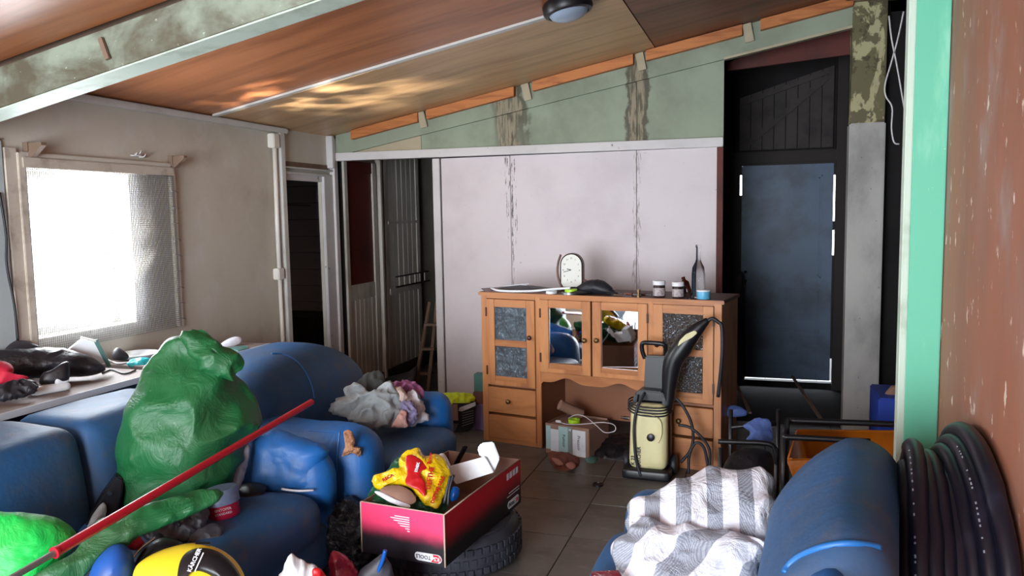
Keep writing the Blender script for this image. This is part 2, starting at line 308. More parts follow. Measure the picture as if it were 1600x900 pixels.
def seam(o, pix, r=.006, mat='welt', off=0.0, name='piping'):
    p_ = on_mesh(o, pix, off)
    if len(p_) > 2: return B().tube(spl(p_, 6), r, 6).build(name, mat, o, True, world=True)
def parent_loc(p):
    while p.parent is not None: p = p.parent
    return p.location
def root_rot(p):
    while p.parent is not None: p = p.parent
    return p.rotation_euler.z
def thing(name, label, cat, loc=(0, 0, 0), rotz=0, group=None):
    o = bpy.data.objects.new(name, None); o.empty_display_size = .05; col.objects.link(o); o.location = loc; o.rotation_euler = (0, 0, rotz)
    o['label'] = label; o['category'] = cat
    if group: o['group'] = group
    return o
def tag(o, label, cat, group=None, kind=None):
    o['label'] = label; o['category'] = cat
    if group: o['group'] = group
    if kind: o['kind'] = kind
    return o
def struct(o, label=None, cat=None):
    o['kind'] = 'structure'
    if label: o['label'] = label
    if cat: o['category'] = cat
    return o
def sempty(name, label, cat):
    return struct(thing(name, label, cat), label, cat)
def text(s, size, mat, parent, M, ext=.0006, name='lettering', bold=0):
    c = bpy.data.curves.new('t', 'FONT'); c.body = s; c.size = size; c.extrude = ext; c.align_x = 'CENTER'; c.align_y = 'CENTER'; c.resolution_u = 2; c.offset = bold
    t = bpy.data.objects.new('t', c); col.objects.link(t); bpy.context.view_layer.update()
    me = bpy.data.meshes.new_from_object(t.evaluated_get(bpy.context.evaluated_depsgraph_get())); bpy.data.objects.remove(t)
    me.materials.clear(); me.materials.append(P[mat]); me.transform(M)
    o = bpy.data.objects.new(name, me); col.objects.link(o); o.parent = parent; return o
def basis(o, x, y):   # matrix whose local x,y are the given directions
    x = Vector(x).normalized(); z = x.cross(Vector(y)).normalized(); y = z.cross(x); m = Matrix((x, y, z)).transposed().to_4x4(); m.translation = Vector(o); return m
def rbox(x0, x1, y0, y1, z0, z1, r, deform=None, n=14, amp=0, freq=3, seed=0):
    """rounded, slightly puffed upholstery block"""
    c = Vector(((x0+x1)/2, (y0+y1)/2, (z0+z1)/2)); h = Vector(((x1-x0)/2, (y1-y0)/2, (z1-z0)/2)); r = min(r, *h); b = B()
    g = [sin(pi/2*(2*i/n-1)) for i in range(n+1)]
    for ax in range(3):
        for sg in (-1, 1):
            vs = []
            for i in range(n+1):
                for j in range(n+1):
                    p = [0, 0, 0]; p[ax] = sg; p[(ax+1) % 3] = g[i]; p[(ax+2) % 3] = g[j]
                    q = Vector(p[k]*h[k] for k in range(3)); inn = Vector(max(-(h[k]-r), min(h[k]-r, q[k])) for k in range(3))
                    d = q-inn; q = inn+d.normalized()*r if d.length > 1e-9 else q
                    w_ = c+q
                    if amp: w_ = w_+Vector((noise.noise(w_*freq+Vector((seed, 0, 0))), noise.noise(w_*freq+Vector((0, seed+9, 0))), noise.noise(w_*freq+Vector((0, 0, seed+5)))))*amp
                    if deform: w_ = deform(w_)
                    vs.append(w_)
            b.add(vs, [(i*(n+1)+j, (i+1)*(n+1)+j, (i+1)*(n+1)+j+1, i*(n+1)+j+1) for i in range(n) for j in range(n)])
    return b
def blob(outline, O, N, Tf, Tb, amp=.02, freq=6, rings=16, n=120, seed=0, pw=.5, centre=None, ridge=.5, box=2, px=True, planar=.6):
    """closed soft body: an outline lying on a real plane through O with normal N, swollen Tf in front of it and Tb behind"""
    O = Vector(O); N = Vector(N).normalized()
    P3 = [ptp(x, y, O, N) for x, y in outline] if px else [Vector(p) for p in outline]
    sm = spl(P3, 12, True); L = len(sm); out = [sm[int(i*L/n)] for i in range(n)]
    c = (ptp(centre[0], centre[1], O, N) if px else Vector(centre)) if centre else sum(out, Vector())/n
    def fb(p):
        q = p*freq+Vector((seed*3.1, seed*1.7, seed)); a = noise.noise(q)+.5*noise.noise(q*2.1)+.25*noise.noise(q*4.3)
        rr = 1-abs(noise.noise(q*1.3+Vector((5, 5, 5))))*2.4; return a*(1-ridge)+(rr-.4)*ridge
    inn = [q.copy() for q in out]
    for _ in range(n//3): inn = [(inn[i-1]+inn[i]*2+inn[(i+1) % n])/4 for i in range(n)]
    for _ in range(n//3): inn = [(inn[i-3]+inn[i]*2+inn[(i+3) % n])/4 for i in range(n)]
    b = B(); vs = []; fs = []
    for side, T in ((1, Tf), (-1, Tb)):
        base = len(vs)
        vs.append(c+N*side*T+N*fb(c)*amp*side*(1 if T else 0))
        for k in range(1, rings+1):
            if side == -1 and k == rings: break
            s = sin(pi/2*k/rings); t = max(0, 1-s**box)**pw
            for i in range(n):
                p = c+(inn[i].lerp(out[i], s**1.5)-c)*s; e = (1 if T > 1e-4 else 0)*amp
                q = p+N*side*(T*t+fb(p+N*side*.3)*e*min(1, t*3))
                inpl = (out[i]-c).normalized(); q = q+inpl*fb(p*1.7+N)*amp*planar*s
                vs.append(q)
        for i in range(n): fs.append((base, base+1+i, base+1+(i+1) % n))
        last = rings if side == 1 else rings-1
        for k in range(last-1):
            for i in range(n): fs.append((base+1+k*n+i, base+1+(k+1)*n+i, base+1+(k+1)*n+(i+1) % n, base+1+k*n+(i+1) % n))
        if side == 1: rim = base+1+(rings-1)*n
        else:
            for i in range(n): fs.append((base+1+(last-1)*n+i, rim+i, rim+(i+1) % n, base+1+(last-1)*n+(i+1) % n))
    b.add(vs, fs); return b
def toward(x, y):    # horizontal direction from a place in the room back towards the viewer's side
    d = Vector((-x, -y, 0)); return d.normalized()
def view_rot(x, y): return atan2(-x, y)   # z rotation whose local +y points away from the room's front
def solo(b, name, mats, label, cat, loc, group=None, smooth=True, bevel=0, weld=False, kind=None):
    """a one-mesh thing whose origin sits at its base"""
    loc = Vector(loc); b.v = [p-loc for p in b.v]; o = b.build(name, mats, None, smooth, bevel, weld=weld); o.location = loc
    return tag(o, label, cat, group, kind)
def zc(x): return 2.29+.187*(x+3.55)      # ceiling height

WL = -3.55; YB = 6.0
# ================================================================== STRUCTURE
# floor with its vinyl tiles
fl = struct(B().box(-5, 2.4, -2.2, 9, -.1, -.004).build('floor', 'floor_joint'), 'dark grey grimy vinyl tile floor', 'floor')
ti = None; T = .46
for i in range(-8, 3):
    for j in range(2, 17):
        x = i*T+.02; y = j*T-.02
        if x > 1 or x < -3.7 and y < 5: continue
        if ti is None: ti = B().box(0, T-.006, 0, T-.006, -.02, 0).build('tile', 'floor_vinyl', fl); o = ti
        else: o = ti.copy(); col.objects.link(o)
        o.location = (x, y, random.uniform(-.001, .0012))
B().box(-.7, 2.3, YB+.1, 7.42, -.003, .002).build('floor_shade_sheet', 'dark_room', fl)  # near-black sheet added over the floor, painting in the unlit room's shade
o = B().box(-3.6, 2.3, -2.2, 2*T-.03, -.02, 0).build('near_floor_sheet', 'floor_vinyl', fl)
# ceiling: sloping plywood sheets
ce = struct(B().hexa([Vector((x, y, zc(x)+.03)) for x, y in ((-3.7, -2.3), (2.4, -2.3), (2.4, 9), (-3.7, 9))], [Vector((x, y, zc(x)+.12)) for x, y in ((-3.7, -2.3), (2.4, -2.3), (2.4, 9), (-3.7, 9))]).build('ceiling', 'dark_room'), 'sloping brown plywood ceiling', 'ceiling')
def sheet(x0, x1, y0, y1, mat, sag=0, drop=0):
    b = B(); n = 12
    vs = [Vector((x0+(x1-x0)*i/n, y, zc(x0+(x1-x0)*i/n)-drop-(sag*sin(pi*min(1, max(0, (i/n-.12)/.45))) if k == 0 else 0)+d)) for d in (0, .008) for i in range(n+1) for k, y in enumerate((y0, y1))]
    m = 2*(n+1); fs = []
    for i in range(n):
        a = 2*i; fs += [(a, a+2, a+3, a+1), (m+a, m+a+1, m+a+3, m+a+2), (a, m+a, m+a+2, a+2), (a+1, a+3, m+a+3, m+a+1)]
    fs += [(0, 1, m+1, m), (2*n, m+2*n, m+2*n+1, 2*n+1)]
    b.add(vs, fs); return b.build('plywood_sheet', mat, ce)
bt = 4.43
sheet(-3.55, -.79, 2.70, bt-.004, 'plywood'); sheet(-.782, 1.5, 2.70, bt-.004, 'plywood')
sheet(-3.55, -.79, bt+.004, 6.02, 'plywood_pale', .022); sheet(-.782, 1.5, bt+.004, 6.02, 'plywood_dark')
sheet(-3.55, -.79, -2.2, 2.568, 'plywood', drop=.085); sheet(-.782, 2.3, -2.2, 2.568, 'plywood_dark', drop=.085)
b = B().bar((-3.5, bt-.005, zc(-3.5)-.008), (-1.1, bt-.005, zc(-1.1)-.008), .05, .014); struct(b.build('trim_1', 'white_trim', bevel=.002), 'thin white batten running up the plywood ceiling to the lamp', 'batten')
# near beam
def bz(x): return 2.06+.19*(x+3.3)
y0, y1 = 2.57, 2.69
b = B().hexa([Vector((-3.55, y0, bz(-3.55)))-Vector((0, 0, 0)), (1.6, y0, bz(1.6)), (1.6, y1, bz(1.6)), (-3.55, y1, bz(-3.55))], [(-3.55, y0, bz(-3.55)+.17), (1.6, y0, bz(1.6)+.17), (1.6, y1, bz(1.6)+.17), (-3.55, y1, bz(-3.55)+.17)])
bm_ = struct(b.build('trim_2', 'mossy_beam', bevel=.004), 'thick mould-stained pale green rafter across the near ceiling', 'beam')
b = B().hexa([(-3.55, y0+.0, bz(-3.55)-.006), (1.6, y0+.0, bz(1.6)-.006), (1.6, y1+.004, bz(1.6)-.006), (-3.55, y1+.004, bz(-3.55)-.006)], [(-3.55, y0, bz(-3.55)), (1.6, y0, bz(1.6)), (1.6, y1+.004, bz(1.6)), (-3.55, y1+.004, bz(-3.55))])
b.build('underside_strip', 'green_white_paint', bm_)
p = pt(165, 72, 1, y0)
B().bar((p.x-.012, y0-.012, p.z+.03), (p.x+.02, y0-.012, p.z-.055), .012, .02).build('cleat', 'old_wood', bm_)
B().hexa([(-3.55, y1-.03, bz(-3.55)+.17), (1.6, y1-.03, bz(1.6)+.17), (1.6, y1, bz(1.6)+.17), (-3.55, y1, bz(-3.55)+.17)], [(-3.55, y1-.03, zc(-3.55)), (1.6, y1-.03, zc(1.6)), (1.6, y1, zc(1.6)), (-3.55, y1, zc(-3.55))]).build('packing_board', 'old_wood', bm_)
# left wall with window hole and closet doorway
wy0, wy1, wz0, wz1 = 3.01, 3.69, 1.005, 1.87
dy0, dy1, dz1 = 5.22, 5.79, 1.955
TH = .19
def lw(b, y0_, y1_, z0, z1): b.box(WL-TH, WL, y0_, y1_, z0, z1)
b = B()
lw(b, -2.2, wy0, 0, 2.31); lw(b, wy0, wy1, 0, wz0); lw(b, wy0, wy1, wz1, 2.31); lw(b, wy1, 4.7, 0, 2.31)
for q_ in ((4.7, dy0, 0, 2.31), (dy0, dy1, dz1, 2.31), (dy1, 9, 0, 2.31)): b.box(WL-.03, WL, *q_)
wall_l = struct(b.build('wall_left', 'cream_wall'), 'stained cream board wall on the left holding the bright window', 'wall')
# pale blue board and slip left of window
b = B().box(WL, WL+.012, 2.3, 2.895, .82, 2.0); ob = b.build('pale_board', 'board_blue_white', wall_l)
b = B().box(WL, WL+.02, 2.905, 2.965, .82, 1.97); b.build('window_side_board', 'window_frame', wall_l)
b = B().box(WL, WL+.014, 2.3, 2.895, 2.003, 2.012); b.build('board_seam', 'old_wood', wall_l)
b = B().tube(spl([(WL+.02, 2.86, 1.75), (WL+.03, 2.87, 1.55), (WL+.025, 2.865, 1.4), (WL+.03, 2.885, 1.2), (WL+.03, 2.89, 1.02)], 6), .006, 6)
tag(b.build('hanging_cable', 'dark_cable', smooth=True), 'thin dark cable hanging on the pale board left of the window', 'cable')
# window
wn = sempty('window_1', 'small bright square window with rough wooden frame', 'window')
b = B().box(WL-.0, WL+.03, 2.965, wy0, .98, 1.95); b.build('jamb', 'window_frame', wn, bevel=.003)
b = B().box(WL-.0, WL+.035, 2.985, 4.04, 1.875, 1.93); b.build('head_board', 'window_frame', wn, bevel=.004)
b = B().box(WL-.0, WL+.028, 2.99, 4.02, 1.93, 1.955); b.build('top_batten', 'cream_wall', wn, bevel=.004)
b = B().box(WL-TH+.02, WL-TH+.05, wy0, wy0+.04, wz0, wz1).box(WL-TH+.02, WL-TH+.05, wy1-.04, wy1, wz0, wz1).box(WL-TH+.02, WL-TH+.05, wy0+.04, wy1-.04, wz0, wz0+.035).box(WL-TH+.02, WL-TH+.05, wy0+.04, wy1-.04, wz1-.035, wz1)
b.split('sash', 'white_trim', wn)
M = Mat('window_glass', (1, 1, 1, 1), .0); M.b.inputs['Transmission Weight'].default_value = 1; M.b.inputs['IOR'].default_value = 1.0; P['window_glass'] = M.m
B().box(WL-TH+.033, WL-TH+.036, wy0+.04, wy1-.04, wz0+.035, wz1-.035).build('pane', 'window_glass', wn)
b = B(); b.box(WL, WL+.03, 4.015, 4.05, .93, 1.9); b.build('batten', 'cream_wall', wn, bevel=.004)
# wire mesh hung over the window
b = B(); Xn = WL+.034; s_ = .0125
k = 0; y = 3.0
while y < 4.03: b.box(Xn-.0008, Xn+.0008, y-.0009, y+.0009, .935, 1.9); y += s_
z = .935
while z < 1.9: b.box(Xn-.0008, Xn+.0008, 3.0, 4.03, z-.0009, z+.0009); z += s_
tag(b.build('wire_screen', 'wire'), 'fine grey wire mesh hung over the window and the wall to its right', 'screen', kind='stuff')
b = B()
for i in range(9):
    z = .98+i*.1; b.tube([(Xn+.002, 4.0, z), (Xn+.012, 4.03, z+.004), (Xn+.004, 4.06, z-.006)], .0025, 5)
tag(b.build('wire_tie', 'dull_metal', smooth=True), 'twisted wire ties down the right edge of the window mesh', 'wire', kind='stuff')
# wooden curtain brackets
for n_, (yy, lab) in enumerate(((3.035, 'small brown wooden bracket above the left corner of the window'), (4.04, 'small brown wooden bracket above the right corner of the window mesh'))):
    b = B().prism([(WL+.03, yy-.012, 2.0), (WL+.12, yy-.012, 2.0), (WL+.12, yy-.012, 1.985), (WL+.05, yy-.012, 1.93), (WL+.03, yy-.012, 1.93)], (0, .03, 0)).box(WL+.002, WL+.036, yy-.018, yy+.024, 1.935 if n_ else 1.957, 2.002)
    tag(b.build('curtain_bracket', 'old_wood'), lab, 'bracket', 'curtain brackets over the window')
b = B()
for dy, dz in ((-.03, 0), (.0, .01), (.035, -.005)):
    b.tube(spl([(WL+.005, 3.75+dy, 1.985+dz), (WL+.04, 3.75+dy, 1.985+dz), (WL+.045, 3.76+dy, 2.0+dz), (WL+.03, 3.775+dy, 1.995+dz)], 4), .004, 6)
b.bar((WL+.01, 3.75, 1.99), (WL+.01, 3.83, 1.985), .01, .012)
tag(b.build('coat_hook', 'white_trim', smooth=True), 'cluster of white painted hooks on the wall above the window', 'hook')
# wall-top trims and conduit
b = B().box(WL, WL+.05, 2.7, 5.27, 2.25, 2.288); struct(b.build('trim_3', 'white_trim', bevel=.006), 'white trim along the top of the left wall', 'trim')
b = B().box(WL, WL+.05, dy0-.055, dy0-.0, 0, 2.25); struct(b.build('trim_4', 'white_trim', bevel=.004), 'white post on the near side of the closet doorway', 'post')
b = B().box(WL, WL+.03, dy0, 5.93, 1.945, 1.965); b.box(WL, WL+.04, dy0, 5.93, 1.99, 2.003); tr5 = struct(b.split('trim_5', 'white_trim', bevel=.003)[0], 'narrow head trims over the closet doorway', 'trim')
B().box(WL, WL+.006, dy0, 5.9, 2.003, 2.045).build('bare_wood_strip', 'old_wood', tr5)
B().box(WL-.02, WL+.012, dy0, dy1, 1.90, 1.945).build('head_board', 'peeling_white', tr5)
b = B().box(WL, WL+.03, dy1, 5.955, 0, 1.95); j = struct(b.build('trim_6', 'peeling_white', bevel=.004), 'wide peeling white jamb board between closet doorway and room corner', 'jamb')
b = B().box(WL, WL+.05, 5.93, 5.985, 0, 2.27).box(WL, WL+.06, 5.89, 5.93, 2.02, 2.29); struct(b.build('trim_7', 'peeling_white', bevel=.003), 'peeling white corner post where the left and back walls meet', 'post')
t = thing('cable_conduit', 'white round cable conduit running down the left wall beside the closet doorway', 'conduit', (WL, 5.11, 0))
cy = 5.11
B().tube([(WL+.025, cy+.01, 2.2), (WL+.025, cy, 1.6), (WL+.025, cy, 1.21)], .017, 12).tube([(WL+.025, cy, 1.15), (WL+.025, cy+.005, .6), (WL+.025, cy+.005, .1)], .015, 12).build('pipe', 'conduit_white', t, True, world=True)
B().box(WL, WL+.06, cy-.045, cy+.03, 2.13, 2.235).build('junction_box', 'conduit_white', t, bevel=.006, world=True)
B().box(WL, WL+.055, cy-.05, cy+.025, 1.14, 1.225).build('junction_box', 'conduit_white', t, bevel=.006, world=True)
# closet behind the doorway
cl = sempty('wall_closet', 'dark horizontal plank lining inside the small closet', 'wall')
b = B().box(-4.85, -4.8, 4.8, 6.6, 0, 2.4).box(-4.8, WL-.03, 4.8, 4.85, 0, 2.4).box(-4.8, WL-.03, 6.5, 6.55, 0, 2.4).box(-4.85, WL-.03, 4.8, 6.55, 2.4, 2.45); b.build('shell', 'dark_room', cl)
pk = None
for i in range(14):
    if pk is None: pk = B().box(-4.8, -4.785, 4.9, 6.48, 0, .153).build('plank', 'closet_plank', cl); o = pk
    else: o = pk.copy(); col.objects.link(o)
    o.location = (random.uniform(0, .004), 0, .02+i*.157)
    q = B().box(-4.78, WL-.03, 6.485, 6.5, 0, .153).build('plank', 'closet_plank', cl) if i == 0 else q.copy()
    if i: col.objects.link(q)
    q.location = (0, random.uniform(-.003, 0), .02+i*.157)
t = thing('hanging_rail', 'thin metal rail with small rings across the dark closet', 'rail', (-4.0, 5.2, 1.72))
B().tube([(-3.76, 5.1, 1.72), (-4.1, 6.48, 1.72)], .007, 8).build('rod', 'chrome', t, True, world=True)
rg = None
for i in range(8):
    if rg is None:
        rg = B().tube([Vector((0, cos(a)*.011, sin(a)*.014)) for a in [2*pi*k/10 for k in range(10)]], .003, 5, closed=True).build('ring', 'dull_metal', t, True); o = rg
    else: o = rg.copy(); col.objects.link(o)
    o.location = (-.02-.01*i, .62+.028*i, -.013)
# small shelf in closet bottom
B().box(-4.4, -3.8, 6.0, 6.45, .0, .72).build('shelf_block', 'dark_frame', cl)
# ---- back wall
wb = struct(B().box(-2.54, -.345, YB, YB+.05, 0, 2.07).build('wall_back', 'old_wood'), 'white painted board partition behind the cabinet', 'wall')
for x0, x1 in ((-2.54, -1.946), (-1.942, -.938), (-.934, -.345)): B().box(x0, x1, YB-.012, YB, 0, 2.07).build('panel', 'white_panel', wb, bevel=.002)
b = B()
for i in range(14):
    pass
struct(B().box(-2.612, -2.55, YB-.03, YB+.06, 0, 2.07).build('trim_8', 'peeling_white', bevel=.004), 'peeling white post at the left edge of the back partition', 'post')
struct(B().box(-.345, -.300, YB-.02, YB+.06, 0, 2.07).build('trim_9', 'dark_red_board', bevel=.003), 'dark brown board edging the right side of the back partition', 'trim')
b = B().hexa([(-3.52, YB-.05, 2.085), (-.30, YB-.05, 2.07), (-.30, YB+.05, 2.07), (-3.52, YB+.05, 2.085)], [(-3.52, YB-.05, 2.15), (-.30, YB-.05, 2.137), (-.30, YB+.05, 2.137), (-3.52, YB+.05, 2.15)])
struct(b.build('trim_10', 'peeling_white', bevel=.004), 'long white header board across the top of the back partition', 'trim')
def rz(x): return 2.135+.1775*(x+3.45)      # underside of back rafter
g = sempty('wall_gable', 'water-stained green gable boarding above the back partition', 'wall')
B().hexa([(-3.4, YB, 2.14), (-2.72, YB, 2.14), (-2.72, YB+.03, 2.14), (-3.4, YB+.03, 2.14)], [(-3.4, YB, rz(-3.4)+.01), (-2.72, YB, rz(-2.72)+.01), (-2.72, YB+.03, rz(-2.72)+.01), (-3.4, YB+.03, rz(-3.4)+.01)]).build('panel', 'beige_gable', g)
for x0, x1 in ((-2.716, -.937), (-.933, -.3)):
    B().hexa([(x0, YB, 2.135), (x1, YB, 2.135), (x1, YB+.03, 2.135), (x0, YB+.03, 2.135)], [(x0, YB, rz(x0)+.01), (x1, YB, rz(x1)+.01), (x1, YB+.03, rz(x1)+.01), (x0, YB+.03, rz(x0)+.01)]).build('panel', 'green_gable', g)
ra = struct(B().hexa([(-3.5, YB-.03, rz(-3.5)), (.56, YB-.03, rz(.56)), (.56, YB+.05, rz(.56)), (-3.5, YB+.05, rz(-3.5))], [(-3.5, YB-.03, zc(-3.5)-.001), (.56, YB-.03, zc(.56)-.001), (.56, YB+.05, zc(.56)-.001), (-3.5, YB+.05, zc(-3.5)-.001)]).build('trim_11', 'green_gable'), 'green painted rafter following the slope along the back wall', 'rafter')
b = B().hexa([(-.3, YB-.034, rz(-.3)-.004), (.56, YB-.034, rz(.56)-.004), (.56, YB+.02, rz(.56)-.004), (-.3, YB+.02, rz(-.3)-.004)], [(-.3, YB-.034, rz(-.3)+.012), (.56, YB-.034, rz(.56)+.012), (.56, YB+.02, rz(.56)+.012), (-.3, YB+.02, rz(-.3)+.012)])
b.build('lower_lip', 'beige_gable', ra)
pn = ((548, 651), (667, 803), (833, 990), (1010, 1160), (1187, 1332))
for a, c in pn:
    xa = pt(a, 150, 1, YB-.06).x; xb = pt(c, 60, 1, YB-.06).x
    B().hexa([(xa, YB-.09, zc(xa)-.078), (xb, YB-.09, zc(xb)-.078), (xb, YB-.032, zc(xb)-.078), (xa, YB-.032, zc(xa)-.078)], [(xa, YB-.09, zc(xa)-.004), (xb, YB-.09, zc(xb)-.004), (xb, YB-.032, zc(xb)-.004), (xa, YB-.032, zc(xa)-.004)]).build('batten', 'pine', ra, bevel=.003)
for a in (658, 822, 1001, 1168):
    xa = pt(a, 110, 1, YB-.05).x
    B().bar((xa-.01, YB-.06, zc(xa)-.005), (xa+.015, YB-.05, zc(xa)-.13), .02, .06, up=(1, 0, 0)).build('cleat', 'beige_gable', ra, bevel=.002)
# pillar
pl = sempty('wall_pillar', 'concrete pillar with paint peeling off its top', 'pillar')
B().box(.545, .775, YB-.06, YB+.1, 0, 2.19).build('plastered_shaft', 'concrete', pl, bevel=.008)
B().box(.552, .77, YB-.045, YB+.1, 2.19, zc(.66)+.0).build('peeled_shaft', 'peeled_concrete', pl, bevel=.006)
struct(B().box(.50, 1.6, YB-.09, YB-.0, zc(.6)-.06, zc(.6)-.02).box(.8, 1.6, YB+.1, YB+.2, 2.95, 3.1).build('trim_12', 'old_wood', bevel=.004), 'dark rough timbers over the concrete pillar', 'timber')
# mint post and brown wall
struct(B().box(.475, .578, 2.98, 3.05, 0, 2.98).build('trim_13', 'mint_paint', bevel=.003), 'mint green painted post at the end of the brown wall', 'post')
struct(B().box(.452, .475, 2.99, 3.05, 0, 2.98).build('trim_14', 'green_white_paint', bevel=.003), 'thin pale green edge strip on the mint post', 'trim')
struct(B().box(.58, .70, -2.2, 3.0, 0, 3.2).build('wall_right', 'brown_wall'), 'brown painted wall on the right with white flaking spots', 'wall')
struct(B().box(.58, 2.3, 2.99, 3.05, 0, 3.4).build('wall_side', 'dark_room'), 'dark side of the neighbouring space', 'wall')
# dark rooms behind
DY = 7.4
dk = sempty('wall_dark_room', 'dark unlit room beyond the open doorway', 'wall')
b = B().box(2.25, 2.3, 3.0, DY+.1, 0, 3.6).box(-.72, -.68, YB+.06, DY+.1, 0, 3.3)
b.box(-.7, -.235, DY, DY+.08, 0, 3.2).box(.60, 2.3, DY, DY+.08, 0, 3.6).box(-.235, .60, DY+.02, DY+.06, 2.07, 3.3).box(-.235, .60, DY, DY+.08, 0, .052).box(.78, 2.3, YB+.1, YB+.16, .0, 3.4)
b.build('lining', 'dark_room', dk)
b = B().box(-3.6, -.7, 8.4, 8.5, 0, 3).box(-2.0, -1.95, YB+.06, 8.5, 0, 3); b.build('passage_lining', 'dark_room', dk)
# gable planks above blue door
pk = None
for i in range(8):
    x = -.23+i*.098
    B().hexa([(x, DY-.02, 2.14), (x+.092, DY-.02, 2.14), (x+.092, DY+.0, 2.14), (x, DY+.0, 2.14)], [(x, DY-.02, 2.60+.30*(x+.23)), (x+.092, DY-.02, 2.60+.30*(x+.322)), (x+.092, DY, 2.60+.30*(x+.322)), (x, DY, 2.60+.30*(x+.23))]).build('plank', 'dark_plank', dk)
B().bar((-.15, DY-.03, 2.2), (.5, DY-.03, 2.74), .02, .05).bar((-.22, DY-.03, 2.55), (.5, DY-.03, 2.78), .02, .04).build('brace', 'dark_plank', dk)
B().hexa([(-.3, 6.5, 2.70), (.62, 6.5, 2.76), (.62, 6.54, 2.76), (-.3, 6.54, 2.70)], [(-.3, 6.5, 2.76), (.62, 6.5, 3.1), (.62, 6.54, 3.1), (-.3, 6.54, 2.76)]).build('red_board', 'dark_red_board', dk)
B().box(-.28, .62, DY-.05, DY-.02, 2.02, 2.12).build('lintel', 'dark_frame', dk)
# blue door
dr = sempty('door_1', 'closed blue panelled door with daylight showing round its edges', 'door')
x0, x1, z0, z1 = -.205, .560, .082, 2.0
b = B().box(x0, x1, DY-.03, DY+.01, z0, z1); b.build('leaf', 'blue_door_paint', dr, bevel=.003)
for a0, a1, c0, c1 in ((x0+.09, x1-.09, 1.0, 1.9), (x0+.09, x1-.09, .62, .9), (x0+.09, x1-.09, .2, .54)):
    q = B()
    for e in (0, .02):
        for (p0, p1, p2, p3) in ((a0+e, a1-e, c0+e, c0+e+.01), (a0+e, a1-e, c1-e-.01, c1-e), (a0+e, a0+e+.01, c0+e, c1-e), (a1-e-.01, a1-e, c0+e, c1-e)): q.box(p0, p1, DY-.036, DY-.03, p2, p3)
    q.build('moulding', 'blue_door_paint', dr)
B().box(-.30, -.222, DY-.06, DY, 0, 2.05).box(-.222, -.205, DY-.02, DY, 0, 1.74).box(-.222, -.205, DY-.02, DY, 1.92, 2.05).box(.575, .66, DY-.06, DY, 0, 3.0).box(-.205, .575, DY-.02, DY, 2.0, 2.05).box(.56, .575, DY-.01, DY, .28, 1.2).box(.56, .575, DY-.01, DY, 1.42, 1.5).box(.54, .575, DY-.01, DY+.01, 1.9, 2.0).build('door_frame', 'dark_frame', dr)
b = B().lathe([(.0, 0), (.013, 0), (.013, .01), (0, .012)], 12, M=Matrix.Translation((x0+.04, DY-.03, .97)) @ Matrix.Rotation(pi/2, 4, 'X'), cap=False); b.lathe([(.0, 0), (.013, 0), (.013, .01), (0, .012)], 12, M=Matrix.Translation((x0+.04, DY-.03, 1.05)) @ Matrix.Rotation(pi/2, 4, 'X'), cap=False)
b.build('handle', 'chrome', dr, True)
# passage doors on the left (seen through the opening in the back wall)
XP = -3.5
def grooved(name, label, ya, yb, za, zb, panel=None, rails=()):
    d = sempty(name, label, 'door')
    B().box(XP-.04, XP, ya, yb, za, zb).build('leaf', 'dark_room', d)
    for (p, q) in ((ya, ya+.055), (yb-.075, yb)): B().box(XP, XP+.022, p, q, za, zb).build('stile', 'grooved_board', d, bevel=.003)
    zs = za+.0
    zt = panel[0]-.14 if panel else zb
    n = 6; pk = None; wd = (yb-.075-ya-.055)/n
    for i in range(n):
        if pk is None: pk = B().box(0, .014, 0, wd-.008, 0, zt-zs).build('board', 'grooved_board', d, bevel=.004); o = pk
        else: o = pk.copy(); col.objects.link(o)
        o.location = (XP+random.uniform(-.002, .002), ya+.057+i*wd, zs)
    if panel:
        B().box(XP, XP+.016, ya+.055, yb-.075, panel[0]-.14, panel[0]).build('rail', 'grooved_board', d, bevel=.003)
        B().box(XP, XP+.006, ya+.055, yb-.075, panel[0], panel[1]).build('panel', 'oxblood_panel', d)
        B().box(XP, XP+.016, ya+.055, yb-.075, panel[1], zb).build('rail', 'oxblood_panel', d, bevel=.003)
    for (a, c) in rails: B().box(XP+.016, XP+.03, ya+.05, yb-.02, a, c).build('rail', 'grooved_board', d, bevel=.003)
    return d
d2 = grooved('door_2', 'folding door leaf with dark red upper panel and grooved white lower boards', 6.05, 6.64, .12, 2.1, (1.0, 2.0))
d3 = grooved('door_3', 'grooved white door leaf with a spindle rack, deeper in the passage', 6.80, 7.58, .12, 2.3, None, ((.84, .9), (1.53, 1.56)))
B().bar((XP+.10, 6.83, .92), (XP+.10, 7.62, .92), .02, .014).bar((XP+.10, 6.83, 1.02), (XP+.10, 7.6, 1.02), .016, .012).build('rack_rail', 'dark_frame', d3)
sp_ = None
for i in range(6):
    if sp_ is None: sp_ = B().tube([(0, 0, 0), (0, 0, .095)], .006, 6).build('spindle', 'grooved_board', d3, True); o = sp_
    else: o = sp_.copy(); col.objects.link(o)
    o.location = (XP+.10, 6.9+i*.12, .925)
b = B().box(XP, XP+.05, 6.665, 6.70, 0, 2.2).box(XP-.03, XP+.02, 6.72, 6.78, 0, 2.2); struct(b.build('trim_15', 'grooved_board', bevel=.003), 'pale post between the two passage doors', 'post')
b = B().box(XP-.02, XP+.03, 6.0, 8.4, 0, .115); struct(b.build('baseboard_passage', 'dark_plank'), 'dark plinth under the passage doors', 'baseboard')
b = B().box(-2.72, -2.66, 7.9, 8.0, 0, 2.2).box(-2.9, -2.86, 7.9, 8.0, 0, 2.2); struct(b.build('trim_16', 'dark_room'), 'dark uprights deep in the passage', 'post')
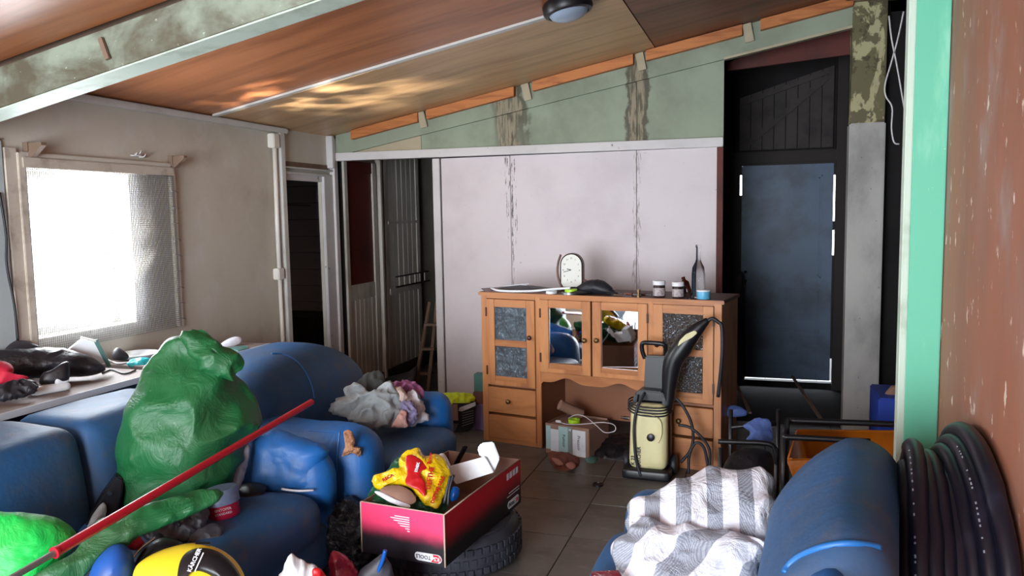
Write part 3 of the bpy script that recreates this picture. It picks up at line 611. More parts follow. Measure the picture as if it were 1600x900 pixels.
# front wall behind camera with the glazed opening
b = B().box(-3.75, -2.85, -2.25, -2.1, 0, 2.5).box(-.35, .6, -2.25, -2.1, 0, 3.2).box(-2.85, -.35, -2.25, -2.1, 2.4, 3.2)
struct(b.build('wall_front', 'cream_wall'), 'wall behind the viewer with a wide glazed opening', 'wall')
spot('sun_bounce', (-3.62, 3.4, 1.1), (-2.98, 4.62, 2.40), 520, 36, .9, (1, .93, .8))
# ================================================================== UPHOLSTERY
def welt(o, pts, r=.007, mat='welt'): return B().tube(spl(pts, 6), r, 6).build('piping', mat, o, True, world=True)
# --- sofa along the left wall
so = thing('sofa', 'long blue leather sofa along the left wall in front of the tables', 'sofa', (-2.35, 2.2, 0))
rbox(-2.95, -1.80, .9, 2.95, .05, .30, .07).build('base', 'dusty_leather', so, True, world=True, weld=True)
def seatdef(p): return Vector((p.x, p.y, p.z-(.04*max(0, (p.y-2.3))/.5 if p.z > .3 else 0)))
for a, c in ((.9, 1.55), (1.555, 2.21), (2.215, 2.84)):
    rbox(-2.75, -1.775, a, c, .20, .435, .09, amp=.012, freq=4, seed=a).build('seat_cushion', 'dusty_leather', so, True, world=True, weld=True)
def backdef(p):
    return Vector((p.x+.16*(p.z-.8)*-.9, p.y, p.z))
for a, c in ((.9, 1.66), (1.665, 2.36), (2.365, 3.03)):
    q = rbox(-2.98, -2.56, a, c, .3, .805, .075, backdef, amp=.012, freq=3, seed=c).build('back_cushion', 'dusty_leather', so, True, world=True, weld=True)
    if a < 1: seam(q, [(2, 690), (14, 706), (26, 730), (36, 760), (42, 788), (44, 812)])
    elif a < 2: seam(q, [(12, 660), (60, 645), (110, 634), (150, 627)], .004)
def armdef(p): return Vector((p.x, p.y, p.z-(.06*max(0, p.x+2.1)/.3 if p.z > .4 else 0)))
q = rbox(-2.8, -1.80, 2.83, 3.04, .08, .62, .12, armdef, amp=.02, freq=5, seed=3).build('armrest', 'blue_leather', so, True, world=True, weld=True)
b = blob([(388, 765), (383, 720), (392, 678), (420, 668), (470, 682), (512, 700), (508, 722), (500, 764), (450, 770)], (-2.0, 2.90, .5), (.15, -1, .25), .09, .05, amp=.014, freq=7, box=4, ridge=.3)
b.build('armrest_pad', 'blue_leather', so, True, world=True)
B().tube(spl([pt(x, y, 2, .44) for x, y in ((440, 764), (465, 767), (490, 766))], 4), .005, 5).build('torn_edge', 'white_cloth', q, True, world=True)
# --- armchair behind it
ac = thing('armchair', 'blue leather armchair with torn arm front and clothes heaped on its seat', 'armchair', (-2.2, 3.7, 0))
rbox(-2.6, -1.75, 3.15, 4.2, .04, .28, .06).build('base', 'blue_leather', ac, True, world=True, weld=True)
def acb(p):
    k = max(0, p.z-.35)/.5
    return Vector((p.x-.10*k, p.y, p.z-.40*k*max(0, abs(p.y-3.68)-.12)**1.6))
q = rbox(-2.78, -2.22, 3.09, 4.27, .15, .885, .2, acb, n=20, amp=.012, freq=4).build('backrest', 'dusty_leather', ac, True, world=True, weld=True)
seam(q, [(424, 553), (440, 553), (456, 559), (470, 571), (481, 588), (488, 606), (491, 622)], .007)
rbox(-2.45, -1.62, 3.36, 4.02, .16, .42, .09, amp=.015, freq=4, seed=8).build('seat_cushion', 'dusty_leather', ac, True, world=True, weld=True)
def acarm(p): return Vector((p.x, p.y+.05*(p.x+2.2)*-.3, p.z-.03*max(0, (p.x+2.3))/.6))
q = rbox(-2.6, -1.72, 3.08, 3.36, .08, .625, .11, acarm, amp=.018, freq=5, seed=11).build('armrest', 'blue_leather', ac, True, world=True, weld=True)
seam(q, [(482, 673), (497, 674), (512, 675), (530, 675)], .004); seam(q, [(531, 675), (529, 695), (527, 715), (526, 740)], .004)
tf = blob([(537, 675), (546, 672), (553, 680), (554, 692), (553, 699), (563, 700), (562, 714), (552, 708), (543, 710), (534, 713), (539, 696)], (-1.725, 3.1, .5), (.55, -1, .1), .022, .01, amp=.012, freq=30)
tf.build('torn_foam', 'torn_foam', ac, True, world=True)
rbox(-2.6, -1.74, 4.03, 4.27, .08, .57, .11, amp=.012, freq=5, seed=14).build('armrest', 'blue_leather', ac, True, world=True, weld=True)
# --- armchair bottom right
rc = thing('armchair', 'large dusty blue leather armchair at the bottom right, seen from its rounded side', 'armchair', (-.05, 2.4, 0))
rbox(-.5, .33, 1.5, 2.85, .04, .28, .06).build('base', 'dusty_leather', rc, True, world=True, weld=True)
rbox(-.555, .1, 1.5, 2.86, .18, .43, .09, amp=.012, freq=4, seed=21).build('seat_cushion', 'dusty_leather', rc, True, world=True, weld=True)
rbox(-.5, .1, 2.80, 3.03, .08, .54, .10, amp=.01, freq=4, seed=22).build('armrest', 'dusty_leather', rc, True, world=True, weld=True)
def rcb(p):
    k = max(0, p.z-.3)/.56
    return Vector((p.x+.02*k+(p.y-2.3)*(.07+.08*max(0, min(1, p.x/.34))), p.y-.10*k*max(0, p.y-2.4)/.3, p.z-.18*k*max(0, .22-p.x)**1.2/.25**.2 - .10*k*max(0, p.y-2.45)/.3 - .95*k*max(0, .20-p.x)**1.3))
q = rbox(-.005, .340, 1.60, 2.86, .2, .935, .12, rcb, n=20, amp=.01, freq=3, seed=23).build('backrest', 'dusty_leather', rc, True, world=True, weld=True)
q2 = rbox(.02, .27, 1.2, 1.72, .2, .90, .13, rcb, n=14, amp=.01, freq=3, seed=24).build('backrest_end', 'blue_leather', rc, True, world=True, weld=True)
seam(q, [(1226, 895), (1232, 884), (1250, 869), (1285, 855), (1330, 849), (1375, 855), (1410, 869), (1430, 886)], .008)
# ================================================================== BAGS AND CLOTHS
def vp(x, y, up=0): d = toward(x, y); return Vector((d.x, d.y, up))
def bl(name, mat, label, cat, outline, O, N, Tf, Tb, group=None, **k):
    return solo(blob(outline, O, N, Tf, Tb, **k), name, mat, label, cat, (O[0], O[1], O[2]), group)
gb = thing('tarpaulin_sack', 'big crumpled green woven plastic sack standing on the left sofa', 'sack', (-2.25, 2.55, .42))
blob([(183, 700), (190, 650), (212, 600), (245, 552), (275, 522), (318, 520), (350, 548), (366, 585), (390, 606), (405, 640), (404, 672), (385, 702), (368, 740), (340, 778), (290, 806), (235, 822), (200, 805), (192, 770), (183, 735)], (-2.25, 2.62, .42), vp(-2.25, 2.6, .1), .20, .2, amp=.05, freq=4.0, rings=30, n=200, ridge=.75, box=2.4, centre=(295, 680), planar=.45).build('body', 'green_tarp', gb, True, world=True)
blob([(282, 524), (300, 516), (325, 520), (352, 540), (379, 562), (372, 584), (360, 592), (338, 588), (310, 575), (290, 552)], (-2.2, 2.50, .9), vp(-2.25, 2.6, .5), .05, .05, amp=.028, freq=8, ridge=.7, centre=(335, 555)).build('folded_top', 'green_tarp', gb, True, world=True)
bl('tarpaulin_strip', 'green_tarp', 'long twisted green tarpaulin tail under the red pole', 'tarpaulin', [(352, 768), (330, 790), (280, 812), (225, 835), (195, 852), (165, 868), (130, 900), (90, 925), (20, 925), (60, 895), (118, 862), (135, 832), (155, 812), (205, 797), (250, 783), (310, 765)], (-2.03, 2.05, .58), vp(-2, 2, .9), .035, .03, amp=.02, freq=9, ridge=.6, centre=(190, 835), n=160)
bl('tarpaulin_sack', 'green_tarp_bright', 'bright green mesh sack in the bottom left corner', 'sack', [(-60, 805), (10, 799), (60, 803), (100, 815), (126, 843), (105, 868), (80, 900), (50, 960), (-60, 960)], (-2.35, 1.72, .43), vp(-2.3, 1.7, .4), .09, .09, amp=.02, freq=7, ridge=.3, planar=.3)
po = thing('red_pole', 'long red metal pole leaning across the green sack', 'pole', (-2.02, 2.3, .6))
a = Vector(pt(487, 628, 2, .78)); c = Vector(pt(88, 862, 2, .66)); dd = (c-a).normalized()
B().tube([a, a+(c-a)*.5, c], [.0135, .014, .0155], 12).build('tube', 'red_paint', po, 'auto', world=True)
B().tube([c-dd*.02, c+dd*.16], .0095, 12).build('inner_tube', 'dull_metal', po, 'auto', world=True)
B().tube([c-dd*.0, c+dd*.008], .018, 12).build('end_collar', 'red_paint', po, 'auto', world=True)
# striped sack on the right armchair
bl('woven_sack', 'striped_sack', 'crumpled white woven sack with grey-blue stripes on the right armchair', 'sack',
   [(952, 858), (978, 838), (978, 805), (982, 788), (1030, 770), (1090, 738), (1118, 732), (1150, 740), (1190, 735), (1208, 748), (1210, 775), (1218, 795), (1204, 822), (1204, 850), (1185, 880), (1175, 930), (1100, 990), (970, 990), (968, 900)], (-.2, 2.62, .43), vp(-.2, 2.6, 1.0), .10, .03, amp=.036, freq=5, rings=26, n=180, ridge=.65, box=3.2, planar=.5)
sk = bpy.data.objects['woven_sack']
blob([(956, 856), (980, 836), (990, 806), (1040, 818), (1100, 826), (1160, 836), (1196, 850), (1192, 872), (1178, 930), (1100, 980), (975, 980), (966, 900)], Vector((-.2, 2.62, .43))+vp(-.2, 2.6, 1.0)*.075, vp(-.2, 2.6, 1.0), .05, .03, amp=.04, freq=6, ridge=.7, box=3, seed=4, planar=.4).build('lower_fold', 'striped_sack_fold', sk, True, world=True)
# clothes on the armchair
cb = (-1.98, 3.72, .42)
bl('dark_jacket', 'dark_cloth', 'dark grey jacket at the back of the clothes heap on the armchair', 'clothing', [(545, 618), (555, 600), (575, 583), (592, 580), (604, 595), (610, 612), (598, 630), (575, 640), (555, 632)], (-2.18, 3.75, .5), vp(-2, 3.7, .3), .06, .05, amp=.02, freq=12, seed=3)
bl('trousers', 'grey_cloth', 'crumpled pale grey trousers hanging over the seat of the armchair', 'clothing', [(512, 642), (528, 622), (548, 603), (562, 600), (580, 615), (596, 598), (612, 600), (625, 620), (628, 640), (622, 662), (600, 668), (565, 665), (535, 650)], (-2.03, 3.62, .45), vp(-2, 3.7, .5), .07, .05, amp=.042, freq=9, seed=5, ridge=.85, rings=24, n=160)
bl('mauve_garment', 'mauve_cloth', 'mauve garment on top of the clothes heap, beside the passage opening', 'clothing', [(607, 605), (622, 596), (645, 597), (658, 606), (662, 620), (650, 622), (635, 616), (618, 616)], (-2.0, 3.95, .6), vp(-2, 3.7, .6), .05, .05, amp=.025, freq=14, seed=6, ridge=.8)
bl('white_garment', 'white_cloth', 'white garment spread at the right side of the clothes heap', 'clothing', [(636, 616), (648, 610), (656, 618), (664, 640), (671, 653), (660, 660), (640, 666), (605, 668), (615, 650), (632, 640)], (-1.9, 3.82, .45), vp(-2, 3.7, .6), .05, .04, amp=.025, freq=12, seed=7, ridge=.8)
bl('lavender_garment', 'lavender_cloth', 'lavender knitted garment in the middle of the clothes heap', 'clothing', [(626, 632), (640, 626), (650, 636), (653, 650), (645, 662), (633, 664), (625, 650)], (-1.88, 3.70, .47), vp(-2, 3.7, .6), .045, .04, amp=.025, freq=16, seed=8, ridge=.8)
bl('cream_garment', 'cream_cloth', 'small cream garment tucked between the grey trousers and the mauve garment', 'clothing', [(614, 607), (625, 604), (634, 612), (637, 622), (632, 628), (622, 628), (617, 618)], (-1.92, 3.74, .55), vp(-2, 3.7, .6), .04, .03, amp=.012, freq=18, seed=9)
bl('peach_garment', 'peach_cloth', 'small peach patterned garment hanging in front of the lavender one', 'clothing', [(621, 650), (628, 641), (636, 645), (635, 656), (637, 666), (628, 668), (618, 668), (612, 666)], (-1.85, 3.62, .44), vp(-2, 3.7, .6), .035, .03, amp=.012, freq=22, seed=10)
# rubbish bag beside the box
bl('rubbish_bag', 'black_plastic', 'shiny black plastic rubbish bag on the floor left of the red and black box', 'bag', [(497, 832), (503, 805), (518, 785), (545, 777), (572, 786), (600, 800), (605, 840), (598, 878), (565, 893), (525, 892), (502, 868)], (-1.66, 3.03, 0.02), vp(-1.66, 3, .2), .15, .14, amp=.04, freq=9, ridge=.75, rings=20, n=140)
def fy(O):   # photo row of the floor under a place
    d = Vector((O[0], O[1], O[2] if len(O) > 2 else 0))-EYE; return 450-FPX*d.dot(CU)/d.dot(CF)
f1 = fy((-1.5, 2.3))
bl('paper_bag', 'white_plastic', 'crumpled white paper bag at the bottom edge left of the maroon bag', 'bag', [(428, 925), (440, 893), (456, 867), (478, 880), (497, 890), (500, 930), (505, f1), (425, f1)], (-1.5, 2.3, 0.0), vp(-1.5, 2.3, .0), .06, .06, amp=.02, freq=12, ridge=.7, box=4, pw=.7, centre=(462, 945))
bl('snack_packet', 'chip_red', 'small red and white packet beside the white paper bag at the bottom edge', 'packet', [(487, 905), (490, 888), (502, 890), (512, 905), (512, 935), (488, 935)], (-1.42, 2.27, .34), vp(-1.5, 2.3, .2), .02, .02, amp=.01, freq=20)
f1 = fy((-1.42, 2.55))
bl('maroon_bag', 'maroon_plastic', 'glossy maroon plastic bag at the bottom edge in front of the rubbish bag', 'bag', [(516, 915), (514, 880), (519, 861), (531, 862), (548, 880), (562, 900), (568, 930), (566, f1), (516, f1)], (-1.42, 2.55, 0.0), vp(-1.42, 2.55), .06, .06, amp=.02, freq=9, ridge=.6, box=3, centre=(540, 920))
f1 = fy((-1.28, 2.6))
bl('grey_pouch', 'dark_grey', 'grey pouch with black stripes under the tyre at the bottom edge', 'pouch', [(556, 915), (562, 893), (580, 878), (597, 866), (604, 872), (616, 900), (622, f1), (556, f1)], (-1.28, 2.6, 0.0), vp(-1.28, 2.6), .04, .04, amp=.008, freq=8, box=3, centre=(590, 920))
solo(B().tube(spl([pt(x, y, 1, 2.53) for x, y in ((602, 860), (598, 875), (592, 890), (587, 905), (584, 930))], 5), .0085, 8), 'blue_hose', 'blue_plastic', 'short bright blue hose end standing over the grey pouch', 'hose', pt(587, 930, 1, 2.53))
solo(B().lathe([(.0, 0), (.024, 0), (.026, .01), (.026, .2), (.012, .25), (.011, .31), (.013, .31), (.013, .33), (0, .33)], 16, M=Matrix.Translation((-1.63, 2.4, .0))), 'dark_bottle', 'black_hard', 'small black bottle standing at the bottom edge left of the white paper bag', 'bottle', (-1.63, 2.4, 0))
# ---- clutter on sofa seat
ti_ = thing('putty_tin', 'round tin with grey lid and crimson label on the sofa seat', 'tin', (-2.03, 2.50, .43))
Mt = Matrix.Rotation(radians(-8), 4, 'Y')
B().lathe([(.0, 0), (.060, 0), (.062, .004), (.062, .06), (0, .06)], 28, M=Mt).build('can', 'tin_red', ti_, 'auto')
b = B().lathe([(.0, .055), (.069, .055), (.069, .105), (.064, .112), (0, .112)], 32, M=Mt)
b.build('lid', 'gray_lid', ti_, 'auto')
for k, (s_, sz, dz) in enumerate((('SINTOFER', .014, .04), ('STANDARD', .012, .024))):
    a_ = radians(-62); text(s_, sz, 'print_white', ti_, Mt @ basis((.0625*sin(radians(40))*1.0, -.0625*cos(radians(40)), dz), (cos(radians(40)), sin(radians(40)), 0), (0, 0, 1)), ext=.0004)
bl('black_dish', 'black_hard', 'flat black oval lid on the sofa seat beside the round tin', 'lid', [(368, 768), (380, 758), (400, 754), (416, 760), (412, 770), (392, 778), (375, 778)], (-2.13, 2.76, .44), (0, -.2, 1), .02, .01, amp=.003, freq=8)
bl('grey_striped_cloth', 'grey_striped', 'grey cloth with dark stripes hanging behind the green sack', 'cloth', [(349, 782), (352, 750), (365, 720), (382, 694), (391, 700), (386, 730), (376, 760), (366, 776)], (-2.12, 2.70, .45), vp(-2.1, 2.7, .3), .03, .03, amp=.012, freq=14)
bl('power_tool', 'dark_grey', 'dark power tool body lying on the sofa seat under the green sack', 'tool', [(222, 838), (228, 815), (255, 795), (290, 783), (318, 780), (326, 800), (318, 822), (300, 840), (262, 850)], (-2.1, 2.25, .44), (.2, -.5, 1), .05, .02, amp=.022, freq=20, ridge=.6)
b = B()
rnd = random.Random(4)
tg = thing('cable_tangle', 'tangle of thin black cables on the sofa seat left of the round tin', 'cables', (-2.1, 2.35, .44))
for k in range(5):
    p0 = Vector((-2.17+rnd.random()*.16, 2.2+rnd.random()*.22, .47)); pts_ = [p0+Vector((rnd.uniform(-.07, .07), rnd.uniform(-.08, .08), rnd.uniform(.0, .06))) for _ in range(6)]
    B().tube(spl(pts_, 6), .006, 6).build('cable', 'black_rubber', tg, True, world=True)
bl('dark_glove', 'dark_grey', 'dark work glove lying on the sofa seat in front of the round tin', 'glove', [(288, 845), (292, 832), (312, 822), (335, 820), (350, 826), (345, 838), (325, 846), (300, 852)], (-2.0, 2.33, .44), (0, -.4, 1), .03, .01, amp=.01, freq=18)
bt_ = thing('black_boot', 'long black hard case with a rivet standing between sofa back and green sack', 'case', (-2.42, 2.3, .44))
N = vp(-2.4, 2.3)
B().prism([ptp(x, y, (-2.42, 2.35, .5), N) for x, y in ((126, 838), (135, 818), (160, 775), (183, 744), (193, 748), (192, 768), (184, 800), (172, 838))], -N*.07).build('shell', 'black_hard', bt_, bevel=.006, world=True)
B().tube([ptp(172, 771, (-2.42, 2.35, .5), N)+N*.0, ptp(172, 771, (-2.42, 2.35, .5), N)+N*.006], .009, 12).build('rivet', 'chrome', bt_, 'auto', world=True)
blob([(134, 830), (148, 800), (162, 785), (167, 800), (158, 815), (145, 832)], ptp(150, 810, (-2.42, 2.35, .5), N)+N*.01, N, .015, .01, amp=.006, freq=20).build('lining', 'grey_cloth', bt_, True, world=True)
bl('blue_float', 'blue_dusty', 'dusty blue rounded helmet at the bottom edge beside the yellow lid', 'helmet', [(128, 945), (140, 895), (155, 868), (180, 850), (200, 855), (210, 880), (208, 945)], (-2.0, 1.93, .43), vp(-2, 1.9, .3), .08, .08, amp=.004, freq=4, ridge=0)
bl('red_rag', 'red_cloth', 'small dull red rag above the blue helmet', 'cloth', [(172, 852), (185, 838), (208, 835), (225, 846), (218, 858), (200, 860), (185, 866)], (-2.08, 2.08, .5), vp(-2, 2, .6), .03, .03, amp=.01, freq=16)
wl_ = thing('round_pot', 'dark round pot with a bright metal rim behind the yellow lid', 'pot', (-1.98, 2.12, .43))
blob([(205, 905), (210, 880), (228, 855), (250, 841), (275, 843), (292, 858), (292, 905)], (-1.98, 2.12, .43), vp(-2, 2, .5), .06, .06, amp=.0, freq=5).build('bowl', 'black_hard', wl_, True, world=True)
B().tube(spl([ptp(x, y, (-1.98, 2.12, .43), vp(-2, 2, .5))+vp(-2, 2, .5)*.025 for x, y in ((201, 893), (206, 876), (220, 858), (243, 841))], 5), .004, 6).build('rim', 'chrome', wl_, True, world=True)
vc = thing('vacuum_lid', 'yellow vacuum cleaner top with black cover at the bottom left', 'vacuum cleaner', (-1.85, 2.0, .43))
N = vp(-1.85, 2.0, 1.0)
blob([(207, 925), (209, 893), (225, 875), (262, 858), (305, 850), (345, 860), (372, 882), (385, 915), (380, 980), (300, 1010), (220, 985)], (-1.85, 2.0, .46), N, .07, .05, box=3, amp=0).build('body', 'yellow', vc, True, world=True)
blob([(270, 915), (274, 886), (288, 866), (310, 857), (340, 862), (366, 884), (380, 912), (376, 938), (345, 912), (310, 896), (285, 905), (278, 925)], Vector((-1.85, 2.0, .46))+N.normalized()*.05, N, .035, .02, box=3, amp=0, centre=(318, 880)).build('cover', 'black_hard', vc, True, world=True)
B().tube([ptp(305, 853, (-1.85, 2.0, .49), N), ptp(328, 853, (-1.85, 2.0, .49), N)], .014, 8).build('latch', 'black_hard', vc, 'auto', world=True)
o_ = ptp(304, 875, Vector((-1.85, 2.0, .46))+N.normalized()*.087, N); x_ = (ptp(312, 858, o_, N)-ptp(299, 886, o_, N)); inv = Matrix.Translation(-vc.location)
text('KÄRCHER', .018, 'print_white', vc, inv @ basis(o_, x_, N.cross(x_)), bold=.0006)
q_ = o_+x_.normalized().cross(N.normalized())*.016; B().bar(q_-x_.normalized()*.035, q_+x_.normalized()*.03, .004, .0008, up=N).build('small_print', 'print_white', vc, world=True)
# ================================================================== BOX ON TYRE
ty = thing('tyre', 'old black car tyre lying flat under the red and black box', 'tyre', (-1.41, 3.30, 0))
prof = [(.19, .02), (.20, .0), (.27, -.0), (.325, .02), (.34, .05), (.345, .1), (.34, .15), (.325, .18), (.27, .2), (.20, .2), (.19, .18), (.185, .1), (.19, .02)]
B().lathe(prof, 56, cap=False).build('carcass', 'tyre_rubber', ty, True)
b = B()
for k in range(56):
    a_ = 2*pi*k/56
    for zz, da in ((.055, 0), (.1, .05), (.145, 0)): b.box(.338, .349, -.012, .012, zz-.014, zz+.014, M=Matrix.Rotation(a_+da, 4, 'Z'))
tr_ = b.build('tread', 'tyre_rubber', ty); tr_['kind'] = 'stuff'
B().lathe([(.296, .193), (.3, .2), (.304, .193)], 56, cap=False).lathe([(.25, .199), (.254, .205), (.258, .199)], 56, cap=False).build('sidewall_ring', 'tyre_rubber', ty, True)
rot = radians(-6)
kb = thing('tool_carton', 'open red and black tool carton resting on the tyre, full of packets', 'box', (-1.588, 2.80, .207), rot)
W, L, H = .395, .76, .215; t_ = .005
b = B().box(0, W, 0, t_, 0, H, 1).box(0, W, -.0012, 0, 0, H, 0); b.build('front_panel', ('box_pink', 'cardboard'), kb)
b = B().box(W-t_, W, t_, L, 0, H, 1).box(W, W+.0012, 0, L, 0, H, 0); b.build('side_panel', ('box_red', 'cardboard'), kb)
B().box(0, t_, t_, L, 0, H, 0).build('side_panel', 'cardboard', kb); B().box(t_, W-t_, L-t_, L, 0, H, 0).build('back_panel', 'cardboard', kb); B().box(t_, W-t_, t_, L-t_, 0, t_).build('bottom', 'cardboard', kb)
b = B().tube([(W, -.001, 0), (W, -.001, H)], .004, 6).tube([(0, -.001, 0), (0, -.001, H)], .003, 6).tube([(0, .002, H), (W, .002, H)], .0035, 6).tube([(W, 0, H), (W, L*.3, H+.004), (W, L, H+.0)], .003, 6)
b.build('worn_edge', 'cardboard_pale', kb, True)
def pill(cx, cz, w_, h_, side=0, e=.001):
    pts_ = []
    for k in range(16):
        a_ = 2*pi*k/16; sx = 1 if cos(a_) > 0 else -1; pts_.append((cx+sx*(w_/2-h_/2)+cos(a_)*h_/2, cz+sin(a_)*h_/2))
    return pts_
def onf(p, e): return Vector((p[0], -e, p[1]))
def ons(p, e): return Vector((W+e, p[0], p[1]))
B().prism([onf(p, .0013) for p in pill(.318, .028, .125, .036)], (0, -.0008, 0)).build('logo_plate', 'print_white', kb)
B().prism([onf(p, .0022) for p in ((.33, .0125), (.362, .0125), (.375, .02), (.3775, .028), (.375, .036), (.362, .0435), (.34, .0435), (.345, .028))], (0, -.0004, 0)).build('logo_patch', 'chip_red', kb)
text('TOOLS', .022, 'black_print', kb, basis((.296, -.0025, .028), (-1, 0, 0), (0, 0, -1)), bold=.0004)
text('KS', .024, 'print_white', kb, basis((.358, -.0031, .028), (-1, 0, 0), (0, 0, -1)), bold=.0006)
b = B()
for i, w_ in enumerate((.07, .09, .075, .055, .045, .02, .012)): b.box(.235-w_, .235, -.0018, -.0012, .178-i*.0095, .182-i*.0095)
q = b.build('small_print', 'print_white', kb); q['kind'] = 'stuff'
B().prism([ons(p, .0013) for p in pill(L-.09, .035, .13, .04)], (.0008, 0, 0)).build('logo_plate', 'print_white', kb)
text('TOOLS', .022, 'black_print', kb, basis((W+.0025, L-.115, .035), (0, -1, 0), (0, 0, -1)), bold=.0004)
text('KS', .026, 'chip_red', kb, basis((W+.0025, L-.05, .035), (0, -1, 0), (0, 0, -1)), bold=.0006)
b = B()
for i in range(4): b.box(W+.0013, W+.002, L-.16+i*.035, L-.136+i*.035, .16, .19)
for i, w_ in enumerate((.14, .12)): b.box(W+.0013, W+.002, L-.02-w_, L-.02, .075+i*.014, .079+i*.014)
q = b.build('pictogram_strip', 'print_white', kb); q['kind'] = 'stuff'
N = vp(-1.4, 3, 1.1)
bl('crisp_packet', 'chip_green', 'dark green and white crumpled packet in the carton under the yellow one', 'packet', [(573, 788), (578, 768), (600, 742), (632, 708), (680, 740), (706, 755), (702, 785), (684, 806), (640, 800), (600, 794)], (-1.42, 2.98, .40), N, .04, .06, amp=.016, freq=12)
cp = thing('crisp_packet', 'crumpled yellow packet with red lettering lying on top of the carton', 'packet', (-1.4, 2.98, .42))
O2 = Vector((-1.40, 2.98, .44))+N.normalized()*.03
blob([(582, 752), (590, 742), (622, 733), (624, 720), (635, 706), (652, 701), (664, 712), (690, 714), (702, 735), (705, 755), (692, 778), (684, 796), (668, 792), (652, 776), (642, 764), (612, 757), (592, 767)], O2, N, .05, .02, amp=.02, freq=13, ridge=.6, centre=(655, 745), box=3).build('wrapper', 'chip_yellow', cp, True, world=True)
blob([(634, 715), (645, 711), (662, 722), (668, 732), (657, 738), (664, 755), (664, 775), (650, 764), (634, 756), (636, 738)], O2+N.normalized()*.052, N, .012, .0, amp=.006, freq=18, centre=(651, 742)).build('red_patch', 'chip_red', cp, True, world=True)
inv = Matrix.Translation(-cp.location)
def onbag(x, y, s, size, x2, y2, mat='chip_red', e=.062):
    o_ = ptp(x, y, O2+N.normalized()*e, N); x_ = ptp(x2, y2, O2+N.normalized()*e, N)-o_; text(s, size, mat, cp, inv @ basis(o_, x_, N.cross(x_)), bold=.0008)
onbag(672, 747, 'DEFTHE', .030, 675, 730, e=.058); onbag(672, 718, 'SROUT', .02, 676, 706, e=.056); onbag(684, 765, 'DEFTHE SALE', .022, 691, 748, e=.046); onbag(651, 730, 'mex', .026, 655, 715, 'print_white', e=.072); onbag(606, 746, 'RECA', .02, 618, 739, e=.045)
blob([(594, 767), (606, 759), (625, 759), (642, 767), (650, 781), (640, 788), (618, 780)], O2+N.normalized()*.028, N, .012, .01, amp=.003, freq=9).build('torn_mouth', 'cardboard', cp, True, world=True)
blob([(586, 770), (594, 768), (620, 781), (640, 789), (636, 794), (612, 786)], O2+N.normalized()*.028, N, .01, .01, amp=.003, freq=9).build('torn_edge', 'white_cloth', cp, True, world=True)
sf = thing('polystyrene_packing', 'L-shaped white polystyrene packing block sticking out of the carton', 'packing', (-1.28, 3.2, .40))
N = vp(-1.28, 3.2, .35)
B().prism([ptp(x, y, (-1.28, 3.2, .45), N) for x, y in ((699, 729), (758, 713), (772, 738), (712, 757))], -N.normalized()*.05).build('flat_block', 'styrofoam', sf, bevel=.004, world=True)
B().prism([ptp(x, y, (-1.25, 3.24, .45), N) for x, y in ((746, 700), (752, 692), (771, 690), (781, 716), (771, 740), (759, 714), (750, 713))], -N.normalized()*.07).build('upright_block', 'styrofoam', sf, bevel=.005, world=True)
bl('polystyrene_chunk', 'styrofoam', 'small pale polystyrene chunk behind the yellow packet in the carton', 'packing', [(686, 711), (694, 709), (703, 725), (707, 738), (698, 732), (690, 720)], (-1.35, 3.22, .42), N, .02, .02, amp=.003, box=4)
solo(B().bar(pt(711, 728, 2, .38), pt(727, 698, 2, .50), .028, .014), 'flat_file', 'black_hard', 'black flat tool sticking up from the back of the carton', 'tool', pt(711, 728, 2, .38), bevel=.004, smooth=False)
t = thing('pliers', 'black handled pliers leaning on the right inside edge of the carton', 'pliers', (-1.26, 2.98, .36))
B().tube(spl([pt(700, 790, 1, 2.9), pt(702, 765, 1, 2.92), pt(709, 742, 1, 2.95)], 4), .006, 6).build('handle', 'black_rubber', t, True, world=True)
B().tube(spl([pt(694, 786, 1, 2.92), pt(699, 762, 1, 2.94), pt(704, 744, 1, 2.97)], 4), .006, 6).build('handle', 'dark_grey', t, True, world=True)
bl('blue_packet', 'blue_plastic', 'small bright blue packet inside the carton beside the pliers', 'packet', [(704, 770), (708, 760), (718, 764), (716, 778), (708, 784), (703, 780)], (-1.27, 3.0, .36), N, .02, .02, amp=.002)
bh = thing('air_hose', 'blue air hose end with steel fitting on the floor right of the carton', 'hose', pt(802, 848, 2, .02))
B().tube(spl([pt(776, 782, 2, .20), pt(790, 792, 2, .13), pt(803, 812, 2, .06), pt(806, 828, 2, .03), pt(803, 842, 2, .02)], 6), .009, 8).build('hose', 'blue_plastic', bh, True, world=True)
B().tube([pt(803, 842, 2, .02), pt(800, 851, 2, .02)], .012, 10).build('fitting', 'chrome', bh, 'auto', world=True)
# ================================================================== CABINET
CA = Vector((-1.863, 5.126, 0)); CT = radians(-10.67)
def cw(x, y, z): return CA + Matrix.Rotation(CT, 4, 'Z') @ Vector((x, y, z))
cbn = thing('sideboard', 'wide wooden sideboard with four glazed doors standing before the white partition', 'sideboard', CA, CT)
D = .42; TZ = 1.045
B().box(-.035, -.015, .012, D, 0, TZ).build('side_panel', 'cabinet_wood', cbn); B().box(1.63, 1.65, .012, D, 0, TZ).build('side_panel', 'cabinet_wood', cbn)
b = B().box(.40, .42, .012, D, 0, TZ).box(1.198, 1.215, .012, D, 0, TZ); b.split('partition', 'niche_wood', cbn)
B().box(-.015, 1.63, D-.012, D, .14, TZ).build('back_panel', 'niche_wood', cbn)
B().box(.42, 1.198, .02, D-.012, .50, .515).box(-.015, .40, .02, D, .4, .415).box(1.215, 1.63, .02, D, .4, .415).split('shelf', 'niche_wood', cbn)
B().box(-.045, 1.662, -.012, D+.005, TZ, TZ+.022).build('top_board', 'cabinet_top', cbn, bevel=.003)
